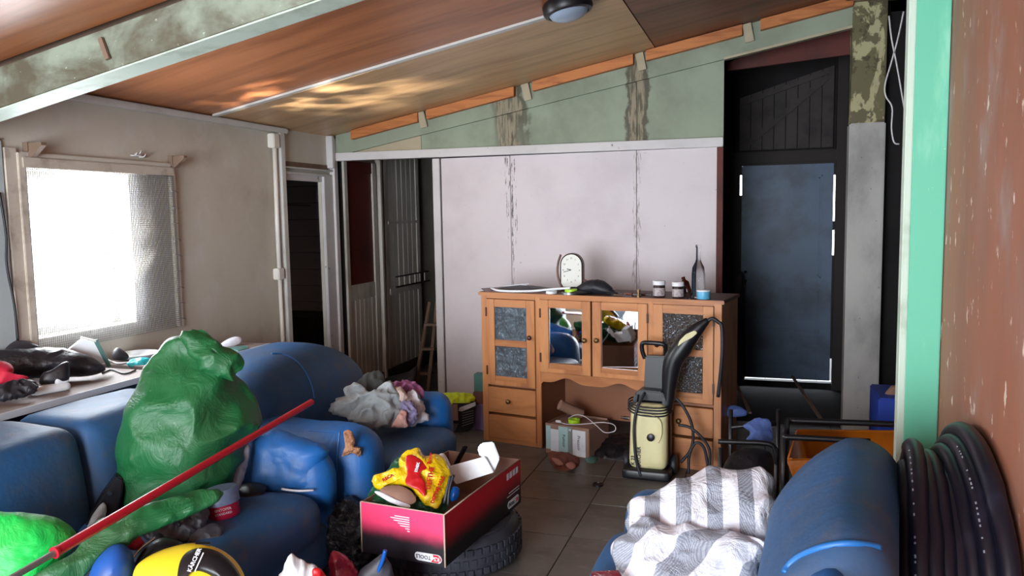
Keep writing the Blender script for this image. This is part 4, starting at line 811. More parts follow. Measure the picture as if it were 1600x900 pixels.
B().box(-.05, 1.667, -.017, -.008, TZ-.002, TZ+.020).build('top_edge', 'cabinet_wood_across', cbn, bevel=.003)
b = B().box(-.035, .012, -.004, .014, 0, TZ).box(1.605, 1.65, -.004, .014, 0, TZ).box(.392, .43, -.004, .014, 0, TZ).box(1.188, 1.222, -.004, .014, 0, TZ); b.split('stile', 'cabinet_wood', cbn, bevel=.002)
b = B().box(.012, .392, -.004, .014, 1.022, TZ).box(.43, 1.188, -.004, .014, 1.03, TZ).box(1.222, 1.605, -.004, .014, 1.03, TZ).box(.012, .392, -.004, .014, 0, .03).box(1.222, 1.605, -.004, .014, 0, .03); b.split('rail', 'cabinet_wood_across', cbn, bevel=.002)
# scalloped apron
ap = []; n = 48
for i in range(n+1):
    u = i/n; ap.append((.43+(.758)*u, -.002, .478+.018*cos(2*pi*u*2)*-1+.006*cos(2*pi*u*4)))
poly = [(.43, -.002, .532)]+[(.43, -.002, .45)]+ap[1:-1]+[(1.188, -.002, .45), (1.188, -.002, .532)]
B().prism(poly, (0, .016, 0)).build('scalloped_apron', 'cabinet_wood_across', cbn)
def door(x0, x1, z0, z1, gx, zs, mat, knob, hinge, kmat='brass', tilt=0):
    fr = .062
    d = B().prism([(x0, -.014, z0), (x1, -.014, z0), (x1, -.014, z0+.03), (x0+fr, -.014, z0+.03), (x0+fr, -.014, z1), (x0, -.014, z1)], (0, .02, 0)).build('door', 'cabinet_wood', cbn, bevel=.002)
    B().box(x1-fr, x1, -.014, .006, z0+.03, z1).build('stile', 'cabinet_wood', d, bevel=.002)
    q = B().box(x0+fr, x1-fr, -.013, .006, z0, z0+fr).box(x0+fr, x1-fr, -.013, .006, z1-fr*.85, z1)
    if len(zs) == 2: q.box(x0+fr, x1-fr, -.013, .004, zs[0][1], zs[1][0])
    q.split('cross_rail', 'cabinet_wood_across', d, bevel=.003)
    for a, c in zs:
        if mat == 'mirror':   # mirror glass deliberately turned in its frame to steer what it reflects
            hw = (x1-x0)/2-fr+.004; hz_ = (c-a)/2+.01; Mq = Matrix.Translation(((x0+x1)/2, .026, (a+c)/2)) @ Matrix.Rotation(radians(9.0), 4, 'Z') @ Matrix.Rotation(radians(tilt), 4, 'X')
            B().box(-hw*1.02, hw*1.02, -.002, .002, -hz_, hz_, M=Mq).build('mirror_pane', mat, d)
        else: B().box(x0+fr-.004, x1-fr+.004, -.005, -.001, a, c).build('pane', mat, d)
    Mx = Matrix.Translation((knob[0], -.014, knob[1])) @ Matrix.Rotation(pi/2, 4, 'X')
    B().lathe([(0, 0), (.008, 0), (.008, .01), (.015, .016), (.017, .022), (.013, .028), (0, .03)], 18, M=Mx, cap=False).build('knob', kmat, d, True)
    for hz in (z0+.10, z1-.09): B().box(hinge-.006, hinge+.006, -.019, -.012, hz-.032, hz+.032).build('hinge', 'dark_knob', d, bevel=.002)
    return d
door(.014, .390, .415, 1.018, 0, ((.46, .69), (.735, .968)), 'wavy_glass', (.357, .765), .012, 'dark_knob')
door(.432, .800, .535, 1.028, 0, ((.59, .98),), 'mirror', (.762, .772), .434, tilt=-1.5)
door(.812, 1.186, .535, 1.028, 0, ((.59, .98),), 'mirror', (.848, .778), 1.188, tilt=1.3)
door(1.224, 1.602, .425, 1.028, 0, ((.475, .715), (.757, .98)), 'pebbled_glass', (1.255, .778), 1.604, 'dark_knob')
for x0, x1 in ((.014, .390), (1.224, 1.602)):
    for k, (z0, z1) in enumerate(((.215, .395), (.03, .195))):
        d = B().box(x0, x1, -.012, .3, z0, z1).build('drawer', 'cabinet_wood_across', cbn, bevel=.004)
        if k == 0:
            Mx = Matrix.Translation(((x0+x1)/2-.02, -.012, (z0+z1)/2)) @ Matrix.Rotation(pi/2, 4, 'X')
            B().lathe([(0, 0), (.008, 0), (.008, .01), (.015, .016), (.017, .022), (.013, .028), (0, .03)], 18, M=Mx, cap=False).build('knob', 'brass', d, True)
TT = TZ+.022
def ontop(name, label, cat, x, y, rz=0, group=None): return thing(name, label, cat, cw(x, y, TT), CT+rz, group)
# brown sheet that overhangs the left end
b = B().prism([cw(-.13, .16, TT+.001), cw(.0, .0, TT+.001), (cw(.5, .02, TT+.001)), cw(.5, .36, TT+.001), cw(.0, .40, TT+.001)], (0, 0, .004))
solo(b, 'brown_sheet', 'frame_brown', 'thin brown sheet overhanging the left end of the sideboard top', 'sheet', cw(.1, .2, TT), smooth=False)
# clock
ck_ = ontop('mantel_clock', 'small arched clock with white dial leaning on the sideboard', 'clock', .545, .26, radians(8))
def arch(w_, z0, z1, n=14):
    r = w_/2; cz = z1-r; return [(-r*.8, z0), (-r, z0+r*.35)]+[(-r*cos(pi*k/n), cz+r*sin(pi*k/n)) for k in range(n+1)]+[(r, z0+r*.35), (r*.8, z0)]
B().prism([(x, 0, z) for x, z in arch(.165, .018, .262)], (0, .045, 0)).build('case', 'frame_brown', ck_, bevel=.004)
B().prism([(x, -.004, z) for x, z in arch(.148, .027, .253)], (0, .004, 0)).build('dial', 'paper_ivory', ck_)
B().tube([(x, -.005, z) for x, z in arch(.154, .024, .257)], .0035, 6, closed=True).build('bezel', 'dark_frame', ck_, True)
B().tube(spl([(-.082, .02, .25), (-.10, .02, .2), (-.108, .02, .14), (-.10, .02, .08), (-.075, .02, .02)], 5), [.008]*21, 8).build('side_scroll', 'frame_brown', ck_, True)
B().tube([Vector((.095+.02*cos(a), -.0, .055+.02*sin(a))) for a in [2*pi*k/12 for k in range(12)]], .006, 6, closed=True).build('side_scroll', 'frame_brown', ck_, True)
B().box(-.085, .05, -.02, .05, 0, .02).build('foot', 'dark_frame', ck_, bevel=.004)
b = B().bar((0, -.007, .145), (-.055, -.007, .13), .003, .004).bar((0, -.007, .145), (-.03, -.007, .152), .003, .005); b.build('hand', 'black_print', ck_)
for k, s_ in enumerate(('12', '1', '2', '3', '4', '5', '6', '7', '8', '9', '10', '11')):
    a_ = 2*pi*k/12; text(s_, .017, 'black_print', ck_, basis((.058*sin(a_), -.0045, .142+.085*cos(a_)*(1 if cos(a_) > 0 else .95)), (1, 0, 0), (0, 0, 1)), name='numeral')
# sun visor / folded racket cover
vz = ontop('folded_cover', 'grey folded cover with white piped edge lying at the left of the sideboard top', 'cover', .2, .15)
Q = [(.01, .06), (.03, .22), (.1, .3), (.3, .3), (.47, .22), (.46, .1), (.3, .03), (.12, .02)]
blob([cw(x, y, TT+.006) for x, y in Q], (0, 0, 0), (0, 0, 1), .03, 0, amp=.006, freq=12, px=False, pw=.7).build('body', 'dark_grey', vz, True, world=True)
B().tube(spl([cw(x, y, TT+z) for x, y, z in ((.01, .07, .02), (.1, .0, .012), (.22, -.005, .01), (.36, .02, .014), (.44, .04, .022), (.53, .04, .032), (.64, .03, .042))], 6), .0085, 8).build('white_edge', 'white_plastic', vz, True, world=True)
B().bar(cw(.10, .08, TT+.035), cw(.24, .2, TT+.045), .012, .006).build('white_rib', 'white_plastic', vz, world=True)
B().box(.0, .045, .0, .02, .028, .04).build('buckle', 'white_plastic', vz, bevel=.002)
def tape(name, x, y, z, r, h, mat, label, cat='tape roll', group=None):
    t = ontop(name, label, cat, x, y, 0, group); t.location.z += z; B().lathe([(r*.6, 0), (r, 0), (r, h), (r*.6, h), (r*.6, 0)], 24, cap=False).build('roll', mat, t, 'auto'); return t
tape('tape_roll', .50, .03, 0, .038, .018, 'white_plastic', 'white tape roll at the front edge of the sideboard top', group='tape rolls on the sideboard')
tape('tape_roll', .63, .04, 0, .055, .014, 'dull_metal', 'wide grey tape roll lying under the lime one on the sideboard', group='tape rolls on the sideboard')
tape('tape_roll', .64, .04, .014, .042, .02, 'lime_tape', 'lime yellow tape roll stacked on the grey one on the sideboard', group='tape rolls on the sideboard')
cp2 = ontop('cloth_hat', 'black cloth cap lying on the sideboard right of the clock', 'cap', .76, .16)
blob([cw(x, .12, TT+z) for x, z in ((.62, .0), (.66, .05), (.72, .085), (.80, .095), (.87, .07), (.905, .03), (.915, .0))], (0, 0, 0), Matrix.Rotation(CT, 4, 'Z') @ Vector((0, -1, 0)), .06, .08, amp=.008, freq=12, px=False).build('crown', 'black_rubber', cp2, True, world=True)
blob([cw(x, y, TT+.012) for x, y in ((.62, .0), (.72, -.005), (.78, .05), (.75, .12), (.63, .1), (.58, .04))], (0, 0, 0), (0, 0, 1), .012, .006, amp=.003, px=False).build('peak', 'black_rubber', cp2, True, world=True)
for k, (x, y, dx, dy, r, mt, nm, lb) in enumerate(((.93, .03, .09, .02, .006, 'black_rubber', 'screwdriver', 'black screwdriver lying right of the black cap on the sideboard'), (1.0, .08, .12, -.02, .008, 'frame_brown', 'screwdriver', 'brown handled screwdriver in the middle of the sideboard top'), (.96, .0, .12, .0, .005, 'chrome', 'wrench', 'thin bright spanner at the front edge of the sideboard top'), (.88, .07, .14, .05, .007, 'black_hard', 'pliers', 'black pliers lying behind the spanner on the sideboard'), (1.09, .13, .09, -.05, .006, 'dark_knob', 'screwdriver', 'dark red screwdriver lying left of the first jar on the sideboard'))):
    t = ontop(nm, lb, 'tool', x, y)
    B().tube([(0, 0, r+.001), (dx*.5, dy*.5, r+.001)], r*1.5, 8).build('handle', mt, t, 'auto')
    B().tube([(dx*.5, dy*.5, r+.001), (dx, dy, r+.001)], r*.6, 8).build('shaft', 'dull_metal', t, 'auto')
t = ontop('brass_fitting', 'tiny brass fitting at the front of the sideboard left of the jars', 'fitting', 1.125, .0); B().lathe([(.0, 0), (.014, 0), (.014, .012), (.009, .014), (.009, .034), (.014, .036), (.014, .05), (0, .05)], 12).build('body', 'brass', t, 'auto')
def jar(x, y, lab, sc=1):
    t = ontop('glass_jar', lab, 'jar', x, y, 0, 'white lidded jars on the sideboard')
    B().lathe([(0, 0), (.032*sc, 0), (.036*sc, .006), (.036*sc, .068*sc), (.032*sc, .075*sc), (0, .075*sc)], 24).build('body', 'chocolate', t, 'auto')
    B().lathe([(.0365*sc, .01), (.0368*sc, .012), (.0368*sc, .055*sc), (.0365*sc, .057*sc)], 24, cap=False).build('paper_label', 'jar_label', t, True)
    B().lathe([(0, .074*sc), (.037*sc, .074*sc), (.038*sc, .078*sc), (.038*sc, .096*sc), (.035*sc, .1*sc), (0, .1*sc)], 24).build('lid', 'white_lid', t, 'auto')
jar(1.24, .06, 'left one of two dark jars with white lids on the sideboard', 1.05); jar(1.365, .05, 'right one of two dark jars with white lids, beside the small glass')
t = ontop('clear_bottle', 'tall clear glass bottle standing at the right end of the sideboard', 'bottle', 1.475, .11)
B().lathe([(0, .0), (.038, 0), (.041, .006), (.041, .15), (.036, .19), (.018, .225), (.0145, .24), (.0135, .31), (.017, .313), (.017, .325), (.0135, .328), (.0135, .33)], 28, cap=False).lathe([(0, .012), (.036, .014), (.038, .02), (.038, .148), (.033, .187), (.0155, .223), (.012, .24), (.0105, .32)], 28, cap=False).build('glass', 'clear_glass', t, True)
t = ontop('brown_flask', 'small brown glass flask lying behind the right jar on the sideboard', 'bottle', 1.40, .17)
B().lathe([(0, 0), (.024, .0), (.027, .006), (.027, .09), (.012, .108), (.012, .128), (0, .128)], 18, M=Matrix.Rotation(radians(-18), 4, 'Y')).build('glass', 'brown_glass', t, True)
t = ontop('glass_cup', 'tiny clear glass cup between the right jar and the blue tin', 'glass', 1.44, .02)
B().lathe([(0, 0), (.017, 0), (.022, .038), (.020, .038), (.015, .005), (0, .004)], 20, cap=False).build('bowl', 'clear_glass', t, True)
t = ontop('blue_tin', 'small pale blue tin at the right end of the sideboard top', 'tin', 1.525, .05)
B().lathe([(0, 0), (.038, 0), (.040, .003), (.040, .05), (.038, .054), (0, .054)], 26).build('can', 'tin_blue', t, 'auto'); B().lathe([(.0405, .046), (.042, .047), (.042, .055), (.039, .057), (0, .057)], 26, cap=False).build('lid', 'white_lid', t, 'auto')
# printed carton in the niche
nb = thing('printed_carton', 'battered printed carton standing in the sideboard niche', 'box', (-1.39, 4.955, 0), radians(-14))
NW, ND, NH = .325, .30, .205
b = B().box(0, NW, 0, .006, 0, NH).box(0, .006, .006, ND, 0, NH).box(NW-.006, NW, .006, ND, 0, NH-.01).box(0.006, NW-.006, ND-.006, ND, 0, NH).box(.006, NW-.006, .006, ND-.006, NH-.02, NH-.012); b.build('body', 'cardboard', nb, bevel=.002)
B().box(.10, .17, -.002, 0, .015, .195).box(.005, .04, -.002, 0, .03, .19).build('teal_print', 'print_teal', nb); B().box(.17, .20, -.0015, 0, .01, .2).build('grey_print', 'print_grey', nb); B().box(.205, .30, -.002, 0, .01, .185).box(.04, .10, -.0015, 0, .02, .17).split('white_print', 'print_white', nb)
text('Pressoir', .03, 'black_print', nb, basis((.25, -.0025, .10), (0, 0, -1), (1, 0, 0))); text('Fumoir', .03, 'black_print', nb, basis((.14, -.0025, .10), (0, 0, -1), (1, 0, 0)))
text('H', .022, 'print_white', nb, basis((.185, -.002, .18), (1, 0, 0), (0, 0, 1)), bold=.001)
nw = lambda x, y, z: Matrix.Translation(nb.location) @ Matrix.Rotation(nb.rotation_euler.z, 4, 'Z') @ Vector((x, y, z))
t = thing('cardboard_tube', 'short brown cardboard tube lying on the printed carton', 'tube', nw(.08, .2, NH-.012))
B().tube([nw(.04, .13, NH+.10), nw(.15, .24, NH+.02)], .035, 14).build('tube', 'cardboard', t, 'auto', world=True)
t = thing('green_tape', 'bright green tape roll on the printed carton in the niche', 'tape roll', nw(.15, .13, NH-.012)); B().lathe([(.02, 0), (.04, 0), (.04, .026), (.02, .026), (.02, 0)], 22, cap=False).build('roll', 'lime_tape', t, 'auto')
t = thing('white_cable', 'thin white cable with plug trailing over the printed carton', 'cable', nw(.1, .07, NH-.01))
B().tube(spl([nw(.07, .06, NH+.0), nw(.15, .05, NH-.004), nw(.25, .10, NH), nw(.36, .12, NH+.02), nw(.47, .07, NH+.03), nw(.49, .04, NH+.0), nw(.42, .04, NH-.02), nw(.33, .10, NH), nw(.22, .16, NH+.03), nw(.14, .18, NH+.03), nw(.10, .14, NH+.01)], 6), .0032, 6).build('cord', 'white_cable', t, True, world=True)
B().tube([nw(.05, .06, NH+.002), nw(.085, .06, NH+.002)], .009, 8).build('plug', 'white_cable', t, 'auto', world=True)
bl('work_gloves', 'brick_red', 'brownish red leather scraps on the floor before the printed carton', 'gloves', [(857, 706), (880, 708), (903, 714), (904, 727), (890, 735), (870, 733), (860, 722)], (-1.3, 4.8, .0), (0, 0, 1), .03, 0, amp=.014, freq=16)
solo(blob([(862, 716), (876, 720), (880, 726), (870, 726)], pt(870, 722, 2, .025), (0, 0, 1), .014, .005, amp=.003), 'pink_rag', 'pink_cloth', 'small pink rag lying on the reddish scraps, left bit', 'cloth', pt(870, 722, 2, .025), 'pink rags on the scraps')
solo(blob([(884, 726), (894, 723), (900, 729), (892, 733)], pt(892, 728, 2, .025), (0, 0, 1), .014, .005, amp=.003), 'pink_rag', 'pink_cloth', 'small pink rag lying on the reddish scraps, right bit', 'cloth', pt(892, 728, 2, .025), 'pink rags on the scraps')
bl('dark_rubbish', 'black_print', 'black rubbish heap under the niche right of the printed carton', 'rubbish', [(925, 712), (935, 690), (965, 680), (992, 684), (994, 712), (975, 722), (945, 718)], (-.95, 4.95, .0), (0, -.2, 1), .05, 0, amp=.02, freq=14)
bl('green_lump', 'teal_soft', 'small dark green lump on the floor at the corner of the printed carton', 'lump', [(914, 716), (925, 712), (934, 716), (930, 723), (918, 723)], pt(924, 719, 2, .0), (0, 0, 1), .02, 0, amp=.004)
t = thing('floor_cap', 'round black cap lying alone on the floor in front of the sideboard', 'cap', pt(934, 758, 2, .0)); B().lathe([(0, 0), (.033, 0), (.033, .008), (.027, .010), (.025, .005), (0, .005)], 24, cap=False).build('disc', 'black_hard', t, 'auto')
for (x, y) in ((928, 709),): 
    t = thing('plastic_plug', 'small white round plug beside the green lump on the floor', 'plug', pt(x, y+3, 2, 0)); B().lathe([(0, 0), (.013, .003), (.017, .015), (.013, .028), (0, .032)], 14, cap=False).build('ball', 'white_plastic', t, True)
# ================================================================== PRESSURE WASHER
WO = Vector((-.655, 4.70, 0)); N = toward(WO.x, WO.y); N = (Matrix.Rotation(radians(-10), 4, 'Z') @ N)
pw_ = thing('pressure_washer', 'cream and black pressure washer standing in front of the sideboard', 'pressure washer', WO, atan2(N.x, -N.y))
def L(x, y, z): return Vector((x, y, z))
# local: x right, -y towards viewer
def taper(p):
    k = (p.z-.06)/.40; return Vector((p.x*(1-.06*k)+.006*k, p.y*(1-.15*k), p.z))
rbox(-.115, .118, -.12, .0, .06, .455, .045, taper, n=12).build('front_shell', 'cream_plastic', pw_, True, weld=True)
rbox(-.125, .125, -.03, .09, .04, .46, .04, taper, n=12).build('rear_shell', 'black_hard', pw_, True, weld=True)
rbox(-.15, .14, -.14, .10, .0, .065, .02, n=8).build('base', 'black_hard', pw_, True, weld=True)
for sx in (-.15, .14): B().lathe([(0, -.016), (.055, -.016), (.06, -.01), (.06, .01), (.055, .016), (0, .016)], 24, M=Matrix.Translation((sx, .05, .06)) @ Matrix.Rotation(pi/2, 4, 'Y'), cap=False).build('wheel', 'black_rubber', pw_, 'auto')
hd = B()
o = [(-.10, .44), (-.085, .51), (-.05, .535), (.08, .53), (.105, .50), (.11, .44)]
hd.prism([(x, -.06, z) for x, z in o[:2]+[(-.065, .51), (-.075, .44)]], (0, .12, 0)).prism([(.085, -.06, .44), (.08, .505), (.10, .51), (.11, .44)] if 0 else [(.085, -.06, .44), (.078, -.06, .51), (.105, -.06, .50), (.11, -.06, .44)], (0, .12, 0)).prism([(-.085, -.06, .505), (-.05, -.06, .535), (.08, -.06, .53), (.10, -.06, .505)], (0, .12, 0))
hd.box(-.08, .09, .0, .06, .44, .51)
hd.build('carry_handle', 'black_hard', pw_, bevel=.006)
B().prism([(-.045, .03, .51), (-.035, .03, .73), (.10, .03, .73), (.11, .03, .51)], (0, .05, 0)).build('handle_column', 'black_hard', pw_, bevel=.008)
B().tube(spl([(-.04, .05, .71), (-.055, .04, .76), (-.05, .03, .805), (.0, .02, .812), (.07, .02, .808), (.088, .03, .79), (.085, .05, .745)], 5), .014, 8).build('push_handle', 'black_hard', pw_, True)
Mx = Matrix.Translation((.025, -.122, .265)) @ Matrix.Rotation(pi/2, 4, 'X')
B().lathe([(0, 0), (.023, 0), (.023, .006), (.018, .009), (0, .009)], 20, M=Mx, cap=False).build('switch_knob', 'black_hard', pw_, 'auto')
B().tube(spl([(-.07, -.118, .40), (.02, -.125, .405), (.08, -.118, .37), (.088, -.115, .29), (.07, -.12, .235)], 6), .004, 6).build('moulding_line', 'cream_plastic', pw_, True)
B().tube([(-.125, -.02, .345), (-.155, -.03, .35)], .012, 10).tube([(-.155, -.03, .35), (-.175, -.035, .352)], .008, 10).build('water_inlet', 'chrome', pw_, 'auto')
for k in range(4):
    z = .40+k*.017; B().tube(spl([(-.12, .04, z+.01), (-.118, -.07, z+.012), (-.05, -.122, z-.002), (.05, -.124, z-.006), (.11, -.09, z-.004), (.128, .03, z-.002), (.06, .095, z), (-.07, .095, z+.006)], 5, True), .005, 6, closed=True).build('wound_cable', 'black_rubber', pw_, True)
B().tube(spl([(-.02, -.07, .52), (-.055, -.12, .44), (-.072, -.13, .33), (-.068, -.135, .2), (-.055, -.135, .1), (-.03, -.14, .03)], 6), .009, 8).build('hanging_hose', 'black_rubber', pw_, True)
text('KÄRCHER', .03, 'black_print', pw_, basis((-.045, -.1215, .135), (0, 0, 1), (-1, 0, 0)), bold=.0008); text('K 23', .03, 'black_print', pw_, basis((-.082, -.1195, .115), (0, 0, 1), (-1, 0, 0)), bold=.0008)
# gun with cream lever, lance hose
inv = lambda x, y, dy=0: ptp(x, y, WO+N*(.02-dy), N)
gn = B().tube(spl([inv(1043, 640), inv(1046, 600), inv(1052, 565), inv(1066, 543), inv(1082, 522), inv(1096, 508), inv(1106, 500)], 5), [.03+.03*sin(pi*min(1, i/26))**1.2 if i < 26 else .028-.003*(i-26) for i in range(31)], 12)
gn.build('spray_gun', 'black_hard', pw_, True, world=True)
B().prism([inv(x, y, -.05) for x, y in ((1059, 541), (1062, 532), (1072, 522), (1086, 516), (1090, 520), (1082, 527), (1070, 533))], N*.012).build('trigger', 'cream_plastic', pw_, bevel=.004, world=True)
B().tube(spl([inv(1100, 506), inv(1112, 498), inv(1122, 503), inv(1128, 513), inv(1128, 560), inv(1122, 620, .04)], 6), .011, 8).build('gun_hose', 'black_rubber', pw_, True, world=True)
B().tube(spl([inv(1056, 622), inv(1068, 636), inv(1080, 660), inv(1083, 685), inv(1078, 705), inv(1064, 722)], 6), .009, 8).tube(spl([inv(1060, 664), inv(1078, 668), inv(1095, 682), inv(1108, 702), inv(1109, 728)], 6), .009, 8).tube(spl([inv(1076, 740), inv(1077, 712), inv(1087, 692), inv(1100, 700), inv(1106, 728)], 6), .009, 8).build('high_pressure_hose', 'black_rubber', pw_, True, world=True)
# ================================================================== BETWEEN SIDEBOARD AND PASSAGE
cc = thing('charcoal_box', 'black printed box with lime yellow top beside the sideboard', 'box', (-2.17, 5.22, 0))
N = vp(-2.15, 5.2); O_ = Vector((-2.12, 5.28, .15))
B().prism([ptp(x, y, O_, N) for x, y in ((686, 655), (690, 676), (722, 680), (742, 666), (744, 628), (690, 628))], -N*.2).build('body', 'charcoal_sack', cc, bevel=.01, world=True)
B().prism([ptp(x, y, O_+N*.05, N) for x, y in ((676, 632), (715, 632), (716, 657), (674, 657))], -N*.006).build('cardboard_flap', 'cardboard', cc, world=True)
blob([(682, 630), (686, 617), (712, 613), (738, 616), (742, 626), (730, 632), (700, 634)], O_+N*.03, vp(-2.15, 5.2, .8), .03, .05, amp=.012, freq=14).build('lime_sack', 'lime', cc, True, world=True)
B().prism([ptp(x, y, O_+N*.02, N) for x, y in ((718, 637), (743, 628), (743, 634), (722, 643), (716, 642))], -N*.004).build('pale_band', 'print_white', cc, world=True)
b = B()
for k in range(7): b.add([ptp(x, y, O_+N*.012, N) for x, y in ((690, 662+k*2.2), (716-k, 662+k*2.2), (716-k, 663+k*2.2), (690, 663+k*2.2))], [(0, 1, 2, 3)])
for k in range(6): b.add([ptp(x, y, O_+N*.012, N) for x, y in ((722, 645+k*4), (740, 641+k*3.6), (740, 642+k*3.6), (722, 646.4+k*4))], [(0, 1, 2, 3)])
q = b.build('lettering_lines', 'dull_metal', cc, world=True); q['kind'] = 'stuff'
pc = thing('purple_carton', 'small pale purple carton in the gap left of the sideboard', 'box', (-2.0, 5.36, 0))
B().box(-.06, .07, 0, .1, 0, .2).build('body', 'purple_carton', pc, bevel=.004); B().box(-.062, .072, -.002, .1, .2, .29).build('upper_box', 'frame_brown', pc, bevel=.004)
solo(B().box(-2.06, -1.93, 5.38, 5.46, .29, .42), 'teal_carton', 'teal_soft', 'small dull teal carton stacked on the pale purple one', 'box', (-2.0, 5.4, .29), smooth=False)
# ladder in the passage
ld = thing('step_ladder', 'dark wooden step ladder leaning in the passage behind the white post', 'ladder', (-2.95, 6.5, 0))
for sx, nm in ((0, 0), (22, 0)):
    B().bar(pt(647+sx, 612, 1, 6.45), pt(672+sx*.5, 472, 1, 6.7), .03, .02).build('rail', 'old_wood', ld, world=True)
for yy, a_, c_ in ((507, 664, 684), (545, 658, 680), (583, 652, 676)): B().bar(pt(a_, yy, 1, 6.55), pt(c_, yy, 1, 6.55), .05, .022).build('step', 'old_wood', ld, world=True)
bl('dark_mat', 'dark_grey', 'folded dark grey sheet on the passage floor under the grooved doors', 'sheet', [(592, 608), (600, 592), (640, 580), (652, 572), (648, 596), (640, 612), (610, 616)], (-3.1, 6.4, .1), (.1, -1, .6), .03, .03, amp=.01, freq=6, box=3)
# ================================================================== DARK DOORWAY CLUTTER
ch = thing('metal_chair', 'black tubular metal chair with a cloth, right of the sideboard', 'chair', (.0, 3.95, 0))
Y1 = 3.9
def tb(name, pts, r, mat='black_hard', par=None, world=True, gl=None): return B().tube(spl(pts, 5), r, 8).build(name, mat, par, True, world=world)
tb('arm_tube', [pt(1122, 690, 1, Y1), pt(1160, 691, 1, Y1), pt(1196, 693, 1, Y1), pt(1210, 700, 1, Y1), pt(1214, 725, 1, Y1)], .013, par=ch)
tb('back_tube', [pt(1140, 668, 1, 4.3), pt(1180, 664, 1, 4.3), pt(1212, 662, 1, 4.3)], .013, par=ch)
for x_, yy in ((1126, 3.9), (1214, 3.9)):
    p = pt(x_, 700, 1, yy); B().tube([p, (p.x, yy, 0)], .012, 8).build('leg', 'black_hard', ch, True, world=True)
for x_ in (1142, 1216):
    p = pt(x_, 640, 1, 4.3); B().tube([p, (p.x, 4.3, 0)], .012, 8).build('leg', 'black_hard', ch, True, world=True)
p = pt(1168, 690, 1, Y1)
blob([(1132, 740), (1140, 712), (1160, 702), (1190, 702), (1206, 712), (1210, 745), (1180, 752)], (p.x, 4.0, .25), (0, -.5, 1), .03, .02, amp=.006).build('seat', 'charcoal_sack', ch, True, world=True)
bl('blue_sheet', 'blue_sheet', 'crumpled blue plastic sheet hanging over the black metal chair', 'sheet', [(1162, 665), (1180, 655), (1198, 654), (1206, 668), (1205, 692), (1185, 690), (1166, 688), (1172, 676)], (.02, 4.15, .45), (0, -1, .3), .03, .03, amp=.014, freq=12)
bl('blue_sheet', 'blue_sheet', 'smaller blue sheet on the dark floor just right of the sideboard', 'sheet', [(1137, 650), (1138, 636), (1152, 634), (1166, 642), (1162, 650)], (-.12, 4.9, .15), (0, -1, .4), .03, .03, amp=.01, freq=12, group=None)
fr2 = thing('tube_rack', 'black tubular metal rack standing over the orange tray', 'rack', (.5, 4.0, 0))
tb('top_rail', [pt(1230, 657, 1, 4.25), pt(1320, 660, 1, 4.25), pt(1425, 664, 1, 4.25)], .016, par=fr2); tb('front_rail', [pt(1224, 683, 1, 3.75), pt(1270, 685, 1, 3.75), pt(1360, 690, 1, 3.75)], .014, par=fr2)
for x_, y_, yy in ((1230, 657, 4.25), (1226, 683, 3.75), (1360, 690, 3.75)):
    p = pt(x_, y_, 1, yy); B().tube([p, (p.x, yy, 0)], .013, 8).build('leg', 'black_hard', fr2, True, world=True)
a = pt(1230, 657, 1, 4.25); c = pt(1226, 683, 1, 3.75); B().tube([a, c], .013, 8).build('side_rail', 'black_hard', fr2, True, world=True)
ot = thing('orange_tray', 'orange plastic wheelbarrow tray behind the right armchair', 'tray', (.5, 4.0, 0))
zr = .38; A0 = pt(1243, 670, 2, zr); A1 = pt(1430, 672, 2, zr); A2 = pt(1440, 712, 2, zr); A3 = pt(1228, 718, 2, zr)
ctr = (A0+A1+A2+A3)/4
def inset(p, k, z): q = ctr+(p-ctr)*k; return Vector((q.x, q.y, z))
R0 = [inset(p, 1, zr) for p in (A0, A1, A2, A3)]; R1 = [inset(p, .93, zr) for p in (A0, A1, A2, A3)]; R2 = [inset(p, .72, .16) for p in (A0, A1, A2, A3)]; R3 = [inset(p, .78, .14) for p in (A0, A1, A2, A3)]
b = B(); b.add(R0+R1+R2+R3, [(0, 1, 5, 4), (1, 2, 6, 5), (2, 3, 7, 6), (3, 0, 4, 7), (4, 5, 9, 8), (5, 6, 10, 9), (6, 7, 11, 10), (7, 4, 8, 11), (8, 9, 10, 11), (0, 12, 13, 1), (1, 13, 14, 2), (2, 14, 15, 3), (3, 15, 12, 0), (15, 14, 13, 12)])
b.build('tub', 'orange_plastic', ot, world=True, bevel=.012, smooth=True)
b = B()
for p in R3: b.tube([p, (p.x, p.y, 0)], .012, 8)
b.build('leg', 'black_hard', ot, world=True, smooth=True)
O_ = ctr
solo(B().box(O_.x-.14, O_.x-.04, O_.y-.05, O_.y+.04, .165, .30), 'black_battery', 'black_hard', 'small black block lying in the orange tray', 'block', (O_.x-.09, O_.y, .165), smooth=False, bevel=.006)
bc = thing('blue_crate', 'blue crate with a white strip between concrete pillar and mint post', 'crate', (.93, 4.9, 0))
P_ = [pt(1372, 656, 1, 4.9), pt(1420, 656, 1, 4.9), pt(1420, 624, 1, 4.9), pt(1372, 622, 1, 4.9)]
x0, x1 = P_[0].x, P_[1].x; zt = P_[3].z
B().box(x0, x1+.15, 4.9, 5.3, 0, zt).build('body', 'blue_crate', bc, bevel=.008, world=True)
B().prism([pt(x, y, 1, 4.897) for x, y in ((1398, 624), (1404, 624), (1414, 642), (1414, 652))], (0, .003, 0)).build('white_strip', 'print_white', bc, world=True)
bl('cardboard_piece', 'cardboard', 'dull cardboard piece lying on top of the blue crate', 'cardboard', [(1382, 622), (1390, 606), (1396, 603), (1418, 604), (1420, 624)], (.9, 5.05, zt+.02), (0, -1, .5), .03, .03, amp=.006, box=4)
